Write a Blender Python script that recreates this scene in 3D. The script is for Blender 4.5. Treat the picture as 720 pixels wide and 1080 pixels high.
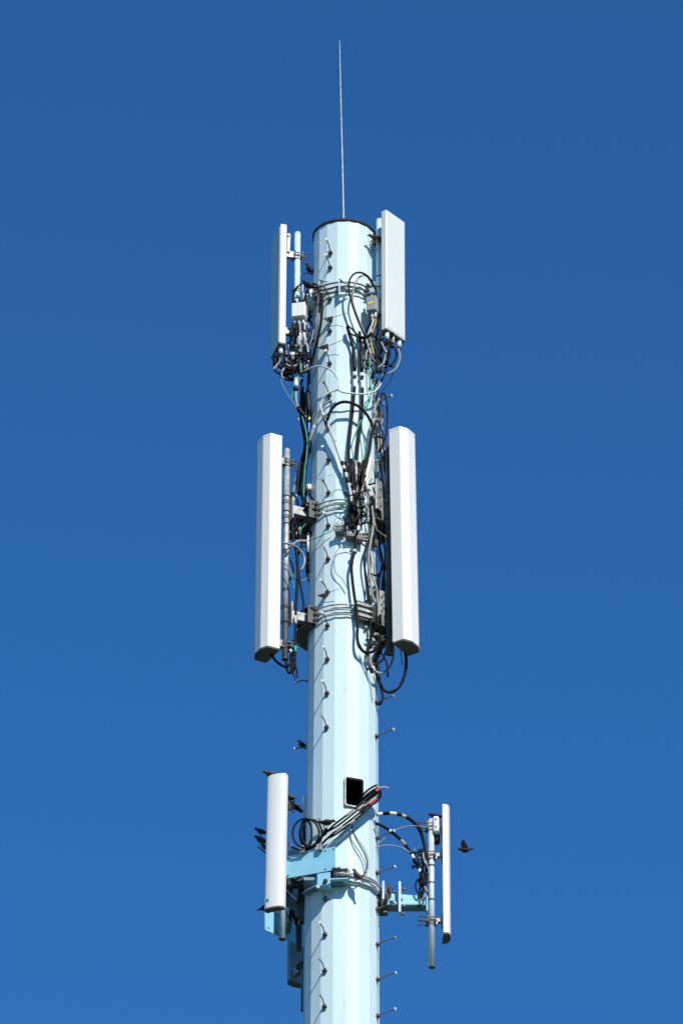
import bpy, bmesh, math, random
from mathutils import Vector, Matrix
sin, cos, pi, rad = math.sin, math.cos, math.pi, math.radians
random.seed(7)
S = bpy.context.scene
C = S.collection
for o in list(bpy.data.objects): bpy.data.objects.remove(o)

# ------------------------------------------------------------------ camera
ELEV, DIST, PXM = rad(32.0), 50.0, 108.0
FPX = PXM * DIST                      # focal length in pixels of a 720x1080 frame
ROLL = 0.0041                          # the photographer held the camera a touch off level
CAM = Vector((-0.0176, -DIST * cos(ELEV), 1.7))
cd = bpy.data.cameras.new('camera'); cam = bpy.data.objects.new('camera', cd); C.objects.link(cam)
FW = Vector((0, cos(ELEV), sin(ELEV))); UP0 = Vector((0, -sin(ELEV), cos(ELEV))); RT0 = Vector((1, 0, 0))
RT = RT0 * cos(ROLL) + UP0 * sin(ROLL); UP = UP0 * cos(ROLL) - RT0 * sin(ROLL)
cam.location = CAM; cam.rotation_euler = Matrix((RT, UP, -FW)).transposed().to_euler()
cd.sensor_fit = 'VERTICAL'; cd.sensor_height = 36.0; cd.lens = 36.0 * FPX / 1080.0
cd.clip_start = 0.5; cd.clip_end = 20000
S.camera = cam

# ------------------------------------------------------------------ light
SUN_AZ, SUN_EL = rad(23.5), rad(41)     # azimuth to the right of the camera's back
w = bpy.data.worlds.new('World'); S.world = w; w.use_nodes = True
nt = w.node_tree; nt.nodes.clear()
sky = nt.nodes.new('ShaderNodeTexSky'); sky.sky_type = 'NISHITA'; sky.sun_disc = False
sky.sun_elevation = SUN_EL; sky.sun_rotation = pi - SUN_AZ
sky.altitude = 300; sky.air_density = 1.0; sky.dust_density = 0.15; sky.ozone_density = 3.0
bg = nt.nodes.new('ShaderNodeBackground'); bg.inputs[1].default_value = 0.085
wo = nt.nodes.new('ShaderNodeOutputWorld')
vm = nt.nodes.new('ShaderNodeVectorMath'); vm.operation = 'MULTIPLY'; vm.inputs[1].default_value = (0.33, 0.97, 1.56)   # polarised deep blue
nt.links.new(sky.outputs[0], vm.inputs[0]); nt.links.new(vm.outputs[0], bg.inputs[0]); nt.links.new(bg.outputs[0], wo.inputs[0])
sl = bpy.data.lights.new('sun', 'SUN'); sl.energy = 4.9; sl.angle = rad(0.5); sl.color = (1.0, 0.955, 0.86)
so = bpy.data.objects.new('sun', sl); C.objects.link(so)
sd = Vector((sin(SUN_AZ) * cos(SUN_EL), -cos(SUN_AZ) * cos(SUN_EL), sin(SUN_EL)))
so.rotation_euler = sd.to_track_quat('Z', 'Y').to_euler(); so.location = (10, -20, 60)
S.view_settings.view_transform = 'Standard'; S.view_settings.look = 'None'
S.view_settings.exposure = 0.0; S.view_settings.gamma = 1.0; S.view_settings.use_curve_mapping = False

# ------------------------------------------------------------------ helpers
def P(px, py, y):
    """world point at distance y behind (+) / before (-) the pole axis seen at photo pixel px,py"""
    d = FW + RT * ((px - 360) / FPX) + UP * ((540 - py) / FPX)
    t = (y - CAM.y) / d.y
    return CAM + d * t
Z_TOP = P(360.5, 230.5, -0.33).z
Z_A, Z_B = P(360.5, 256, 0).z, P(360.5, 1075, 0).z
R_A = 32.4 / FPX * ((Vector((0, 0, Z_A)) - CAM).dot(FW)); R_B = 39.4 / FPX * ((Vector((0, 0, Z_B)) - CAM).dot(FW))
def R(z): return R_A + (R_B - R_A) * (Z_A - z) / (Z_A - Z_B)
def surf(px, py, off=0.03):
    y = -0.3
    for _ in range(5):
        p = P(px, py, y); r = R(p.z) + off
        y = -math.sqrt(max(r * r - p.x * p.x, 0.0025))
    return P(px, py, y)
def out(az): return Vector((sin(az), -cos(az), 0))
def tan(az): return Vector((cos(az), sin(az), 0))

class MB:
    def __init__(s): s.bm = bmesh.new()
    def box(s, c, size, X=Vector((1, 0, 0)), Y=None, Zv=Vector((0, 0, 1)), bev=0.0):
        X = X.normalized(); Zv = Zv.normalized(); Y = Zv.cross(X).normalized()
        g = bmesh.ops.create_cube(s.bm, size=1.0)
        vs = g['verts']
        for v in vs:
            l = Vector((v.co.x * size[0], v.co.y * size[1], v.co.z * size[2]))
            v.co = Vector(c) + X * l.x + Y * l.y + Zv * l.z
        if bev > 0:
            es = list({e for v in vs for e in v.link_edges})
            bmesh.ops.bevel(s.bm, geom=es, offset=bev, segments=2, affect='EDGES', profile=0.5)
        return s
    def tube(s, pts, r, n=8, cap=True):
        pts = [Vector(p) for p in pts]
        rs = r if isinstance(r, (list, tuple)) else [r] * len(pts)
        prev = None; rings = []
        for i, p in enumerate(pts):
            t = (pts[min(i + 1, len(pts) - 1)] - pts[max(i - 1, 0)])
            if t.length < 1e-7: t = Vector((0, 0, 1))
            t.normalize()
            if prev is None:
                a = Vector((0, 0, 1)) if abs(t.z) < 0.9 else Vector((1, 0, 0))
                u = t.cross(a).normalized()
            else:
                u = (prev - t * prev.dot(t))
                u = u.normalized() if u.length > 1e-6 else t.orthogonal().normalized()
            prev = u; v = t.cross(u)
            rings.append([s.bm.verts.new(p + (u * cos(2 * pi * k / n) + v * sin(2 * pi * k / n)) * rs[i]) for k in range(n)])
        for a, b in zip(rings, rings[1:]):
            for k in range(n):
                f = s.bm.faces.new((a[k], a[(k + 1) % n], b[(k + 1) % n], b[k])); f.smooth = True
        if cap:
            s.bm.faces.new(list(reversed(rings[0]))); s.bm.faces.new(rings[-1])
        return s
    def cyl(s, a, b, r, n=16, r2=None): return s.tube([a, b], [r, r if r2 is None else r2], n)
    def prism(s, prof, o, X, Y, z0, z1, smooth=False):
        """closed plan profile [(a,b)] along X,Y extruded in z"""
        lo = [s.bm.verts.new(Vector((o[0], o[1], z0)) + X * a + Y * b) for a, b in prof]
        hi = [s.bm.verts.new(Vector((o[0], o[1], z1)) + X * a + Y * b) for a, b in prof]
        n = len(prof)
        for k in range(n):
            f = s.bm.faces.new((lo[k], lo[(k + 1) % n], hi[(k + 1) % n], hi[k])); f.smooth = smooth
        s.bm.faces.new(list(reversed(lo))); s.bm.faces.new(hi)
        return s
    def plate(s, pts, th):
        """flat polygon with thickness th"""
        pts = [Vector(p) for p in pts]
        n = (pts[1] - pts[0]).cross(pts[2] - pts[0]).normalized() * th / 2
        a = [s.bm.verts.new(p - n) for p in pts]; b = [s.bm.verts.new(p + n) for p in pts]
        k = len(pts)
        for i in range(k): s.bm.faces.new((a[i], a[(i + 1) % k], b[(i + 1) % k], b[i]))
        s.bm.faces.new(list(reversed(a))); s.bm.faces.new(b)
        return s
def link(name, data, parent=None):
    o = bpy.data.objects.new(name, data); C.objects.link(o)
    if parent: o.parent = parent
    return o
def origin(o):
    v = Vector((0, 0, 0))
    while o: v = v + o.location; o = o.parent
    return v
def part(name, mb, mat, parent=None, label=None, base=None):
    """mesh built in world coordinates, linked as one object under parent"""
    og = origin(parent) if parent else (Vector(base) if base is not None else Vector((0, 0, 0)))
    bmesh.ops.recalc_face_normals(mb.bm, faces=mb.bm.faces)
    for v in mb.bm.verts: v.co -= og
    me = bpy.data.meshes.new(name); mb.bm.to_mesh(me); mb.bm.free()
    me.materials.append(mat)
    o = link(name, me, parent)
    if not parent: o.location = og
    if label: o['label'] = label
    return o
def tag(o, label, cat=None, group=None, kind=None):
    if label: o['label'] = label
    if cat: o['category'] = cat
    if group: o['group'] = group
    if kind: o['kind'] = kind
    return o
def thing(name, loc, label, cat, group=None):
    o = link(name, None); o.location = loc; o.empty_display_size = 0.1
    return tag(o, label, cat, group)
def smooth_path(pts, sub=7):
    pts = [Vector(p) for p in pts]
    if len(pts) < 3: return pts
    q = [pts[0] * 2 - pts[1]] + pts + [pts[-1] * 2 - pts[-2]]
    res = []
    for i in range(1, len(q) - 2):
        a, b, c, d = q[i - 1], q[i], q[i + 1], q[i + 2]
        for k in range(sub):
            t = k / sub
            res.append(0.5 * ((2 * b) + (c - a) * t + (2 * a - 5 * b + 4 * c - d) * t * t + (3 * b - a - 3 * c + d) * t ** 3))
    res.append(pts[-1]); return res

# ------------------------------------------------------------------ materials
def mat(name, col, rough=0.5, metal=0.0, var=0.12, scale=6.0, bump=0.0, dirt=None, dirt_amt=0.0, streak=False, spec=0.5, coat=0.0, specks=None):
    m = bpy.data.materials.new(name); m.use_nodes = True
    t = m.node_tree; N = t.nodes; b = N['Principled BSDF']
    b.inputs['Roughness'].default_value = rough; b.inputs['Metallic'].default_value = metal
    b.inputs['Specular IOR Level'].default_value = spec; b.inputs['Coat Weight'].default_value = coat
    tc = N.new('ShaderNodeTexCoord'); mp = N.new('ShaderNodeMapping')
    t.links.new(tc.outputs['Object'], mp.inputs[0])
    if streak: mp.inputs['Scale'].default_value = (1, 1, 0.12)
    n = N.new('ShaderNodeTexNoise'); n.inputs['Scale'].default_value = scale; n.inputs['Detail'].default_value = 6
    t.links.new(mp.outputs[0], n.inputs['Vector'])
    r = N.new('ShaderNodeValToRGB'); r.color_ramp.elements[0].position = 0.3; r.color_ramp.elements[1].position = 0.7
    r.color_ramp.elements[0].color = tuple(c * (1 - var) for c in col) + (1,)
    r.color_ramp.elements[1].color = tuple(min(1, c * (1 + var)) for c in col) + (1,)
    t.links.new(n.outputs['Fac'], r.inputs[0]); last = r.outputs[0]
    if dirt:
        n2 = N.new('ShaderNodeTexNoise'); n2.inputs['Scale'].default_value = scale * 4.5; n2.inputs['Detail'].default_value = 8
        n2.inputs['Roughness'].default_value = 0.7; t.links.new(mp.outputs[0], n2.inputs['Vector'])
        r2 = N.new('ShaderNodeValToRGB'); r2.color_ramp.elements[0].position = 0.66 - 0.2 * dirt_amt; r2.color_ramp.elements[1].position = 0.74
        t.links.new(n2.outputs['Fac'], r2.inputs[0])
        mx = N.new('ShaderNodeMix'); mx.data_type = 'RGBA'; mx.inputs['B'].default_value = tuple(dirt) + (1,)
        ml = N.new('ShaderNodeMath'); ml.operation = 'MULTIPLY'; ml.inputs[1].default_value = min(1, 0.25 + dirt_amt)
        t.links.new(r2.outputs[0], ml.inputs[0]); t.links.new(ml.outputs[0], mx.inputs['Factor'])
        t.links.new(last, mx.inputs['A']); last = mx.outputs['Result']
    if specks:      # small scuffs and chips scattered over the paint
        n3 = N.new('ShaderNodeTexNoise'); n3.inputs['Scale'].default_value = 34; n3.inputs['Detail'].default_value = 5; n3.inputs['Roughness'].default_value = .75
        m3 = N.new('ShaderNodeMapping'); m3.inputs['Scale'].default_value = (1, 1, .55); t.links.new(tc.outputs['Object'], m3.inputs[0]); t.links.new(m3.outputs[0], n3.inputs['Vector'])
        n4 = N.new('ShaderNodeTexNoise'); n4.inputs['Scale'].default_value = 1.6; n4.inputs['Detail'].default_value = 2; t.links.new(tc.outputs['Object'], n4.inputs['Vector'])
        r3 = N.new('ShaderNodeValToRGB'); r3.color_ramp.elements[0].position = .675; r3.color_ramp.elements[1].position = .70; t.links.new(n3.outputs['Fac'], r3.inputs[0])
        r4 = N.new('ShaderNodeValToRGB'); r4.color_ramp.elements[0].position = .48; r4.color_ramp.elements[1].position = .60; t.links.new(n4.outputs['Fac'], r4.inputs[0])
        mm = N.new('ShaderNodeMath'); mm.operation = 'MULTIPLY'; t.links.new(r3.outputs[0], mm.inputs[0]); t.links.new(r4.outputs[0], mm.inputs[1])
        mx3 = N.new('ShaderNodeMix'); mx3.data_type = 'RGBA'; mx3.inputs['B'].default_value = tuple(specks) + (1,)
        t.links.new(mm.outputs[0], mx3.inputs['Factor']); t.links.new(last, mx3.inputs['A']); last = mx3.outputs['Result']
    t.links.new(last, b.inputs['Base Color'])
    if bump:
        bu = N.new('ShaderNodeBump'); bu.inputs['Strength'].default_value = bump; bu.inputs['Distance'].default_value = 0.01
        t.links.new(n.outputs['Fac'], bu.inputs['Height']); t.links.new(bu.outputs[0], b.inputs['Normal'])
    return m
M = dict(
    pole=mat('pale_blue_paint', (0.61, 0.75, 0.77), 0.5, var=0.035, scale=4.5, dirt=(0.33, 0.40, 0.40), dirt_amt=0.36, streak=True, spec=0.35, specks=(0.25, 0.27, 0.26)),
    blue=mat('sky_blue_paint', (0.29, 0.62, 0.77), 0.5, var=0.07, scale=9, dirt=(0.16, 0.2, 0.2), dirt_amt=0.3, specks=(0.12, 0.08, 0.05)),
    pipeblue=mat('faded_blue_paint', (0.52, 0.66, 0.69), 0.45, var=0.1, scale=14, dirt=(0.36, 0.36, 0.34), dirt_amt=0.6),
    white=mat('white_fibreglass', (0.81, 0.80, 0.75), 0.45, var=0.02, scale=5, spec=0.4, dirt=(0.55, 0.54, 0.49), dirt_amt=0.22, streak=True),
    cream=mat('cream_radome', (0.76, 0.765, 0.71), 0.5, var=0.02, scale=5, dirt=(0.5, 0.5, 0.47), dirt_amt=0.05, streak=True),
    facep=mat('cream_face_sheet', (0.73, 0.745, 0.685), 0.55, var=0.02, scale=5, dirt=(0.48, 0.49, 0.44), dirt_amt=0.3, streak=True),
    strip=mat('dull_zinc_strip', (0.20, 0.195, 0.18), 0.6, 0.2, var=0.35, scale=26, dirt=(0.08, 0.05, 0.03), dirt_amt=0.5),
    bluedark=mat('shaded_blue_paint', (0.13, 0.25, 0.31), 0.6, var=0.2, scale=12, dirt=(0.05, 0.05, 0.05), dirt_amt=0.4),  # blue darkened so the colour carries the shade of undersides and inner parts
    pipemix=mat('patchy_painted_pipe', (0.58, 0.62, 0.62), 0.42, 0.15, var=0.12, scale=9, dirt=(0.42, 0.66, 0.74), dirt_amt=0.75),
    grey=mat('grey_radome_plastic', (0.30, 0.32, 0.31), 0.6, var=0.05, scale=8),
    cap=mat('grey_end_cap', (0.10, 0.10, 0.085), 0.6, var=0.1, scale=12),
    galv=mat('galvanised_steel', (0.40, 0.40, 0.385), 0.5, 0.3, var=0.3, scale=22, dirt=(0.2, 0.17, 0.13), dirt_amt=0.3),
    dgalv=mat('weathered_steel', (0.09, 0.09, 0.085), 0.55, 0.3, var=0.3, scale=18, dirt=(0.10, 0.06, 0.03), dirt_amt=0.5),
    bolt=mat('bolt_steel', (0.15, 0.135, 0.115), 0.5, 0.4, var=0.2, scale=30),
    boltw=mat('pale_bolt_head', (0.75, 0.74, 0.70), 0.5, 0.0, var=0.1, scale=30),
    rim=mat('rusty_rim', (0.022, 0.017, 0.014), 0.8, var=0.3, scale=14),
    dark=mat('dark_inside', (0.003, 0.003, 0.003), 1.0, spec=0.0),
    black=mat('black_cable_sheath', (0.0035, 0.0035, 0.0035), 0.5, var=0.3, scale=20, spec=0.16, dirt=(0.14, 0.13, 0.11), dirt_amt=0.1),
    tape=mat('black_tape', (0.006, 0.005, 0.005), 0.5, var=0.5, scale=40, bump=0.4, spec=.25),
    gcab=mat('grey_cable_sheath', (0.30, 0.30, 0.28), 0.55, var=0.2, scale=20, dirt=(0.08, 0.08, 0.075), dirt_amt=0.5),
    wcab=mat('pale_cable_sheath', (0.60, 0.62, 0.60), 0.55, var=0.12, scale=20, dirt=(0.25, 0.25, 0.22), dirt_amt=0.4),
    brown=mat('brown_wire', (0.16, 0.11, 0.07), 0.6, var=0.3, scale=20),
    green=mat('green_wire', (0.01, 0.33, 0.20), 0.45, var=0.15, scale=20),
    btape=mat('blue_tape', (0.02, 0.17, 0.62), 0.4, var=0.1, scale=20),
    red=mat('red_tape', (0.60, 0.06, 0.08), 0.5, var=0.1, scale=20),
    yellow=mat('yellow_mark', (0.75, 0.65, 0.05), 0.5, var=0.1, scale=20),
    gold=mat('brass_fitting', (0.45, 0.33, 0.10), 0.4, 0.6, var=0.1, scale=20),
    orange=mat('ochre_tape', (0.60, 0.40, 0.15), 0.5, var=0.1, scale=20),
    sticker=mat('green_sticker', (0.0, 0.38, 0.25), 0.5, var=0.05, scale=20),
    bird=mat('dark_feathers', (0.024, 0.017, 0.012), 0.7, var=0.5, scale=45, spec=.2, dirt=(0.12, 0.09, 0.06), dirt_amt=0.2),
    birdb=mat('brown_feathers', (0.085, 0.062, 0.042), 0.75, var=0.5, scale=45, spec=.2, dirt=(0.20, 0.15, 0.10), dirt_amt=0.4),
    beak=mat('beak_horn', (0.20, 0.16, 0.08), 0.5),
    ground=mat('grass_ground', (0.05, 0.065, 0.025), 0.95, var=0.35, scale=0.3, dirt=(0.10, 0.09, 0.06), dirt_amt=0.4),
    slab=mat('concrete_footing', (0.36, 0.35, 0.33), 0.85, var=0.12, scale=4),
)

# ------------------------------------------------------------------ ground
g = MB(); vs = [g.bm.verts.new((x, y, 0)) for x, y in ((-6000, -6000), (6000, -6000), (6000, 6000), (-6000, 6000))]
g.bm.faces.new(vs); tag(part('ground', g, M['ground']), None, kind='structure')
g = MB(); g.box((0, 0, 0.075), (2.6, 2.6, 0.15), bev=0.03)
tag(part('concrete_pad', g, M['slab']), None, kind='structure')

# ------------------------------------------------------------------ pole
pole = thing('monopole_tower', (0, 0, 0.15), 'tall pale blue many-sided steel monopole carrying all the antennas', 'tower')
NS = 18; AZ0 = -13
def poly_ring(bm, z, dr=0.0):
    r = R(z) / cos(pi / NS) * 0.995 + dr
    return [bm.verts.new(out(rad(AZ0 + 20 * k)) * r + Vector((0, 0, z))) for k in range(NS)]
g = MB(); zj = P(361, 499, -0.33).z     # slip joint height
levels = [(0.15, 0.010), (zj, 0.004), (zj, 0.0), (Z_TOP - 0.012, 0.0)]
rings = [poly_ring(g.bm, z, d) for z, d in levels]
for a, b in zip(rings, rings[1:]):
    for k in range(NS): g.bm.faces.new((a[k], a[(k + 1) % NS], b[(k + 1) % NS], b[k]))
g.bm.faces.new(rings[-1]); g.bm.faces.new(list(reversed(rings[0])))
be = [e for e in g.bm.edges if abs(e.verts[0].co.z - e.verts[1].co.z) > 1]
bmesh.ops.bevel(g.bm, geom=be, offset=0.003, segments=1, affect='EDGES')
shaft = part('shaft', g, M['pole'], pole)
g = MB(); n = 64
prof = [(R(Z_TOP) + 0.012, -0.014), (R(Z_TOP) + 0.015, -0.011), (R(Z_TOP) + 0.015, 0.004), (R(Z_TOP) + 0.010, 0.012), (0.02, 0.03)]
rr = [[g.bm.verts.new((r * cos(2 * pi * k / n), r * sin(2 * pi * k / n), Z_TOP + z)) for k in range(n)] for r, z in [(R(Z_TOP) - 0.03, -0.014)] + prof]
for a, b in zip(rr, rr[1:]):
    for k in range(n): g.bm.faces.new((a[k], a[(k + 1) % n], b[(k + 1) % n], b[k]))
g.bm.faces.new(rr[-1])
part('top_cap', g, M['rim'], pole)
g = MB()     # base flange
g.cyl((0, 0, 0.155), (0, 0, 0.20), 0.62, 48)
for k in range(12):
    a = 2 * pi * k / 12; g.cyl((0.54 * cos(a), 0.54 * sin(a), 0.2), (0.54 * cos(a), 0.54 * sin(a), 0.28), 0.025, 6)
part('base_flange', g, M['galv'], pole)
# access port
pc = surf(373, 836.5, 0.0); paz = math.atan2(pc.x, -pc.y)
O, T = out(paz), tan(paz)
pc = O * (R(pc.z) + 0.004) + Vector((0, 0, pc.z))
g = MB(); W2, H2, D = 0.098, 0.158, 0.05
def rrect(w_, h_, r_=0.03, k=4):
    res = []
    for cx, cy, a0 in ((w_ - r_, h_ - r_, 0), (-w_ + r_, h_ - r_, 90), (-w_ + r_, -h_ + r_, 180), (w_ - r_, -h_ + r_, 270)):
        for i in range(k + 1):
            a = rad(a0 + 90 * i / k); res.append((cx + r_ * cos(a), cy + r_ * sin(a)))
    return res
oo, ii = rrect(W2, H2), rrect(W2 - 0.011, H2 - 0.011, 0.022)
def pv(bm, a, d): return bm.verts.new(pc + T * a[0] + Vector((0, 0, a[1])) + O * d)
cg = MB()      # cut the hand hole through the shaft wall
ca, cb = [[pv(cg.bm, a, d) for a in rrect(W2 - .012, H2 - .012, .022)] for d in (-.30, .10)]
for k in range(len(ca)): cg.bm.faces.new((ca[k], ca[(k + 1) % len(ca)], cb[(k + 1) % len(ca)], cb[k]))
cg.bm.faces.new(list(reversed(ca))); cg.bm.faces.new(cb)
cutter = part('cutter', cg, M['dark'])
bo = shaft.modifiers.new('hole', 'BOOLEAN'); bo.operation = 'DIFFERENCE'; bo.solver = 'EXACT'; bo.object = cutter
bpy.context.view_layer.update()
me_ = bpy.data.meshes.new_from_object(shaft.evaluated_get(bpy.context.evaluated_depsgraph_get()))
if len(me_.polygons) > 20: shaft.data = me_
shaft.modifiers.clear(); bpy.data.objects.remove(cutter)
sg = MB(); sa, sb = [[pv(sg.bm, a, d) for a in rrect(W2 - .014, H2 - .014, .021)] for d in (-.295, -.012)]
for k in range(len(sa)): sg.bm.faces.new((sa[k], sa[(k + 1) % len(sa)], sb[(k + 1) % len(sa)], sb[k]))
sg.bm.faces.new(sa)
Lo = [[pv(g.bm, a, -0.03) for a in oo], [pv(g.bm, a, 0.022) for a in oo], [pv(g.bm, a, 0.022) for a in ii], [pv(g.bm, a, -0.015) for a in ii]]
for a, b in zip(Lo, Lo[1:]):
    for k in range(len(a)): g.bm.faces.new((a[k], a[(k + 1) % len(a)], b[(k + 1) % len(a)], b[k]))
port = part('port_frame', g, M['galv'], pole)
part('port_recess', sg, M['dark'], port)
# step bolts, shared mesh; local +X outward
def bolt_mesh():
    g = MB(); L = 0.19
    g.cyl((-0.01, 0, 0), (0.018, 0, 0), 0.020, 6)
    g.tube([(0.0, 0, -0.018), (0.012, 0, -0.03), (0.014, 0, -0.04)], 0.012, 6)
    g.tube(smooth_path([(0.018, 0, 0), (.05, 0, .002), (.10, .004, .016), (.15, .002, .020), (L, 0, .022)], 4), 0.0062, 8)
    g.box((0.018, 0, -0.014), (0.045, 0.046, 0.010), bev=.003); g.plate([(0.0, 0, -.06), (0.0, 0, -.018), (.036, 0, -.018)], .012)
    me = bpy.data.meshes.new('step_bolt'); g.bm.to_mesh(me); g.bm.free(); me.materials.append(M['bolt'])
    g = MB(); g.cyl((L, 0, .022), (L + 0.012, 0, .023), 0.0145, 10)
    mh = bpy.data.meshes.new('bolt_head'); g.bm.to_mesh(mh); g.bm.free(); mh.materials.append(M['boltw']); mh2 = mh.copy(); mh2.materials.clear(); mh2.materials.append(M['galv']); mh3 = mh.copy(); mh3.materials.clear(); mh3.materials.append(M['bolt'])
    return me, (mh, mh2, mh3)
bme, bhe = bolt_mesh()
def step(py, az, turn=0):
    a = rad(az)
    y = -0.33 * cos(a); z = P(360.5, py, y).z
    p = out(a) * (R(z) * 0.995) + Vector((0, 0, z))
    o = link('step_bolt', bme, pole); o.location = p - pole.location
    if az < -90: o.scale = (.82, 1, 1)
    o.rotation_euler = (random.uniform(-.05, .05), random.uniform(-.05, .05), math.atan2(-cos(a), sin(a)) + rad(turn) + random.uniform(-.07, .07))
    h = link('bolt_head', bhe[random.choice((0, 0, 1, 2, 2)) if py < 600 else random.choice((0, 0, 0, 1))], o)
    o.rotation_euler.z += random.uniform(-.06, .06)
for py in (265.5, 281, 314.5, 348, 382.5, 416, 450, 484, 519, 554, 589, 624, 659.5, 695, 731, 767, 876, 948, 986, 1024, 1062, 1101): step(py, -26, 10)
for py in (424, 460, 740, 776, 883.5, 920, 958.5, 995.5, 1032.5, 1071): step(py, 68)
for py in (288, 440, 576, 717, 788): step(py, -104, -16)
# small lugs welded on the pole
for (px, py, s_) in ((349, 339, 1.0), (345, 369, 1.15), (343, 630, 0.9)):
    p = surf(px, py, 0.0); a = math.atan2(p.x, -p.y); O_, T_ = out(a), tan(a)
    g = MB(); g.plate([p - T_ * 0.055 * s_ + O_ * 0.075 * s_, p + T_ * 0.055 * s_ + O_ * 0.075 * s_, p + T_ * 0.012 + O_ * -0.01, p - T_ * 0.012 + O_ * -0.01], 0.008)
    g.cyl(p + O_ * 0.05 - T_ * .02, p + O_ * 0.05 + T_ * 0.2 * s_ + Vector((0, 0, .015)), 0.003, 6)
    part('mounting_lug', g, M['bolt'], pole)
# painted-over horizontal weld bead under the slip joint
g = MB(); g.tube([out(rad(a)) * (R(zj) + 0.002) + Vector((0, 0, zj - 0.002)) for a in range(-179, 181, 5)], 0.004, 6, cap=False)
part('weld_seam', g, M['pipeblue'], pole)

# lightning rod
b0 = Vector((-0.005, -0.05, Z_TOP + 0.012)); top = P(358, 43, -0.05)
rod = thing('lightning_rod', b0, 'thin straight lightning rod rising from the pole top', 'lightning rod')
g = MB(); g.tube(smooth_path([b0, b0.lerp(top, .35) + Vector((.001, 0, 0)), b0.lerp(top, .7) + Vector((-.001, 0, 0)), top]), [0.0105 - 0.006 * i / 21 for i in range(22)], 8)
part('needle', g, M['galv'], rod)
g = MB(); g.cyl(b0, b0 + Vector((0, 0, 0.06)), 0.03, 12); part('socket', g, M['dgalv'], rod)

# ------------------------------------------------------------------ antennas
def rounded(prof, r=0.008, k=3):
    n = len(prof); res = []
    for i in range(n):
        p = Vector(prof[i]); a = Vector(prof[i - 1]); b = Vector(prof[(i + 1) % n])
        da = (a - p); db = (b - p); q = min(r, da.length * .4, db.length * .4)
        s_, e_ = p + da.normalized() * q, p + db.normalized() * q
        for j in range(k + 1):
            t = j / k; res.append(tuple((s_ * (1 - t) ** 2 + p * 2 * t * (1 - t) + e_ * t * t)))
    return res
def scale_prof(prof, k):
    cx = sum(a for a, b in prof) / len(prof); cy = sum(b for a, b in prof) / len(prof)
    return [(cx + (a - cx) * k, cy + (b - cy) * k) for a, b in prof]
def antenna(label, back, az, z0, z1, prof, m, grp, capm='white', under='cap', conns=(), tilt=0.0, sticker=None, capk=1.015, face=False):
    """prof in (tangent, outward) coordinates about the back centre"""
    az = rad(az); X, Y = tan(az), out(az)
    t = thing('panel_antenna', (back[0], back[1], z0), label, 'antenna', grp)
    g = MB(); g.prism(prof, back, X, Y, z0 + 0.004, z1 - 0.022); part('radome', g, M[m], t)
    g = MB(); g.prism(scale_prof(prof, capk), back, X, Y, z1 - 0.022, z1); part('top_cover', g, M[capm], t)
    g = MB(); g.prism(scale_prof(prof, 0.985), back, X, Y, z0 - 0.012, z0 + 0.004); part('bottom_cover', g, M[under], t)
    if face:
        g = MB(); g.box(Vector((back[0], back[1], (z0 + z1) / 2)) + Y * .069, (.262, .006, z1 - z0 - .04), X=X, bev=.002); part('face_sheet', g, M['facep'], t)
    for (a, b) in conns:
        c = Vector((back[0], back[1], 0)) + X * a + Y * b
        g = MB(); g.cyl(c + Vector((0, 0, z0 - 0.012)), c + Vector((0, 0, z0 - 0.10)), 0.023, 12)
        k = part('connector', g, M['boltw'], t)
        g = MB(); g.cyl(c + Vector((0, 0, z0 - 0.10)), c + Vector((0, 0, z0 - 0.16)), 0.018, 10, 0.011)
        part('boot', g, M['tape'], k)
    if sticker:
        a, b, n2, dz = sticker
        nn = (X * n2[0] + Y * n2[1]).normalized()
        c = Vector((back[0], back[1], z0 + dz)) + X * a + Y * b
        g = MB(); g.cyl(c - nn * 0.002, c + nn * 0.003, 0.019, 16); part('sticker', g, M['sticker'], t)
    if tilt:
        t.rotation_euler = tilt
    return t
def conn_pt(back, az, z0, a, b): return Vector((back[0], back[1], z0 - 0.15)) + tan(rad(az)) * a + out(rad(az)) * b

MIDP = rounded([(-.143, 0), (-.140, .128), (-.062, .170), (.062, .170), (.140, .128), (.143, 0)], 0.010)
TOPP = rounded([(-.150, 0), (-.150, .068), (.150, .068), (.150, 0)], 0.014, 4)
Z = lambda px, py, y: P(px, py, y).z
# middle pair
MLb, MRb = (-.662, -.31), (.548, -.29)
mlz = (Z(283, 681, -.495), Z(284.5, 456.5, -.495)); mrz = (Z(427, 674, -.475), Z(424, 449.5, -.475))
ant_ml = antenna('long white faceted panel antenna left of the pole at mid height', MLb, -62, mlz[0], mlz[1], MIDP, 'white', 'long faceted antennas at mid height',
        sticker=(-.108, .148, (-.47, .88), .10))
ant_mr = antenna('long white faceted panel antenna right of the pole at mid height', MRb, 57, mrz[0], mrz[1], MIDP, 'white', 'long faceted antennas at mid height', tilt=(0, rad(-.75), 0),
        sticker=(.104, .150, (.47, .88), .07))
# top pair
TLaz = -73
nx, tx = out(rad(TLaz)), tan(rad(TLaz))
corner = Vector((P(296, 235, -.30).x, -.30, 0))
TLb = corner + tx * (-.150) - nx * .068; 
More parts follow.
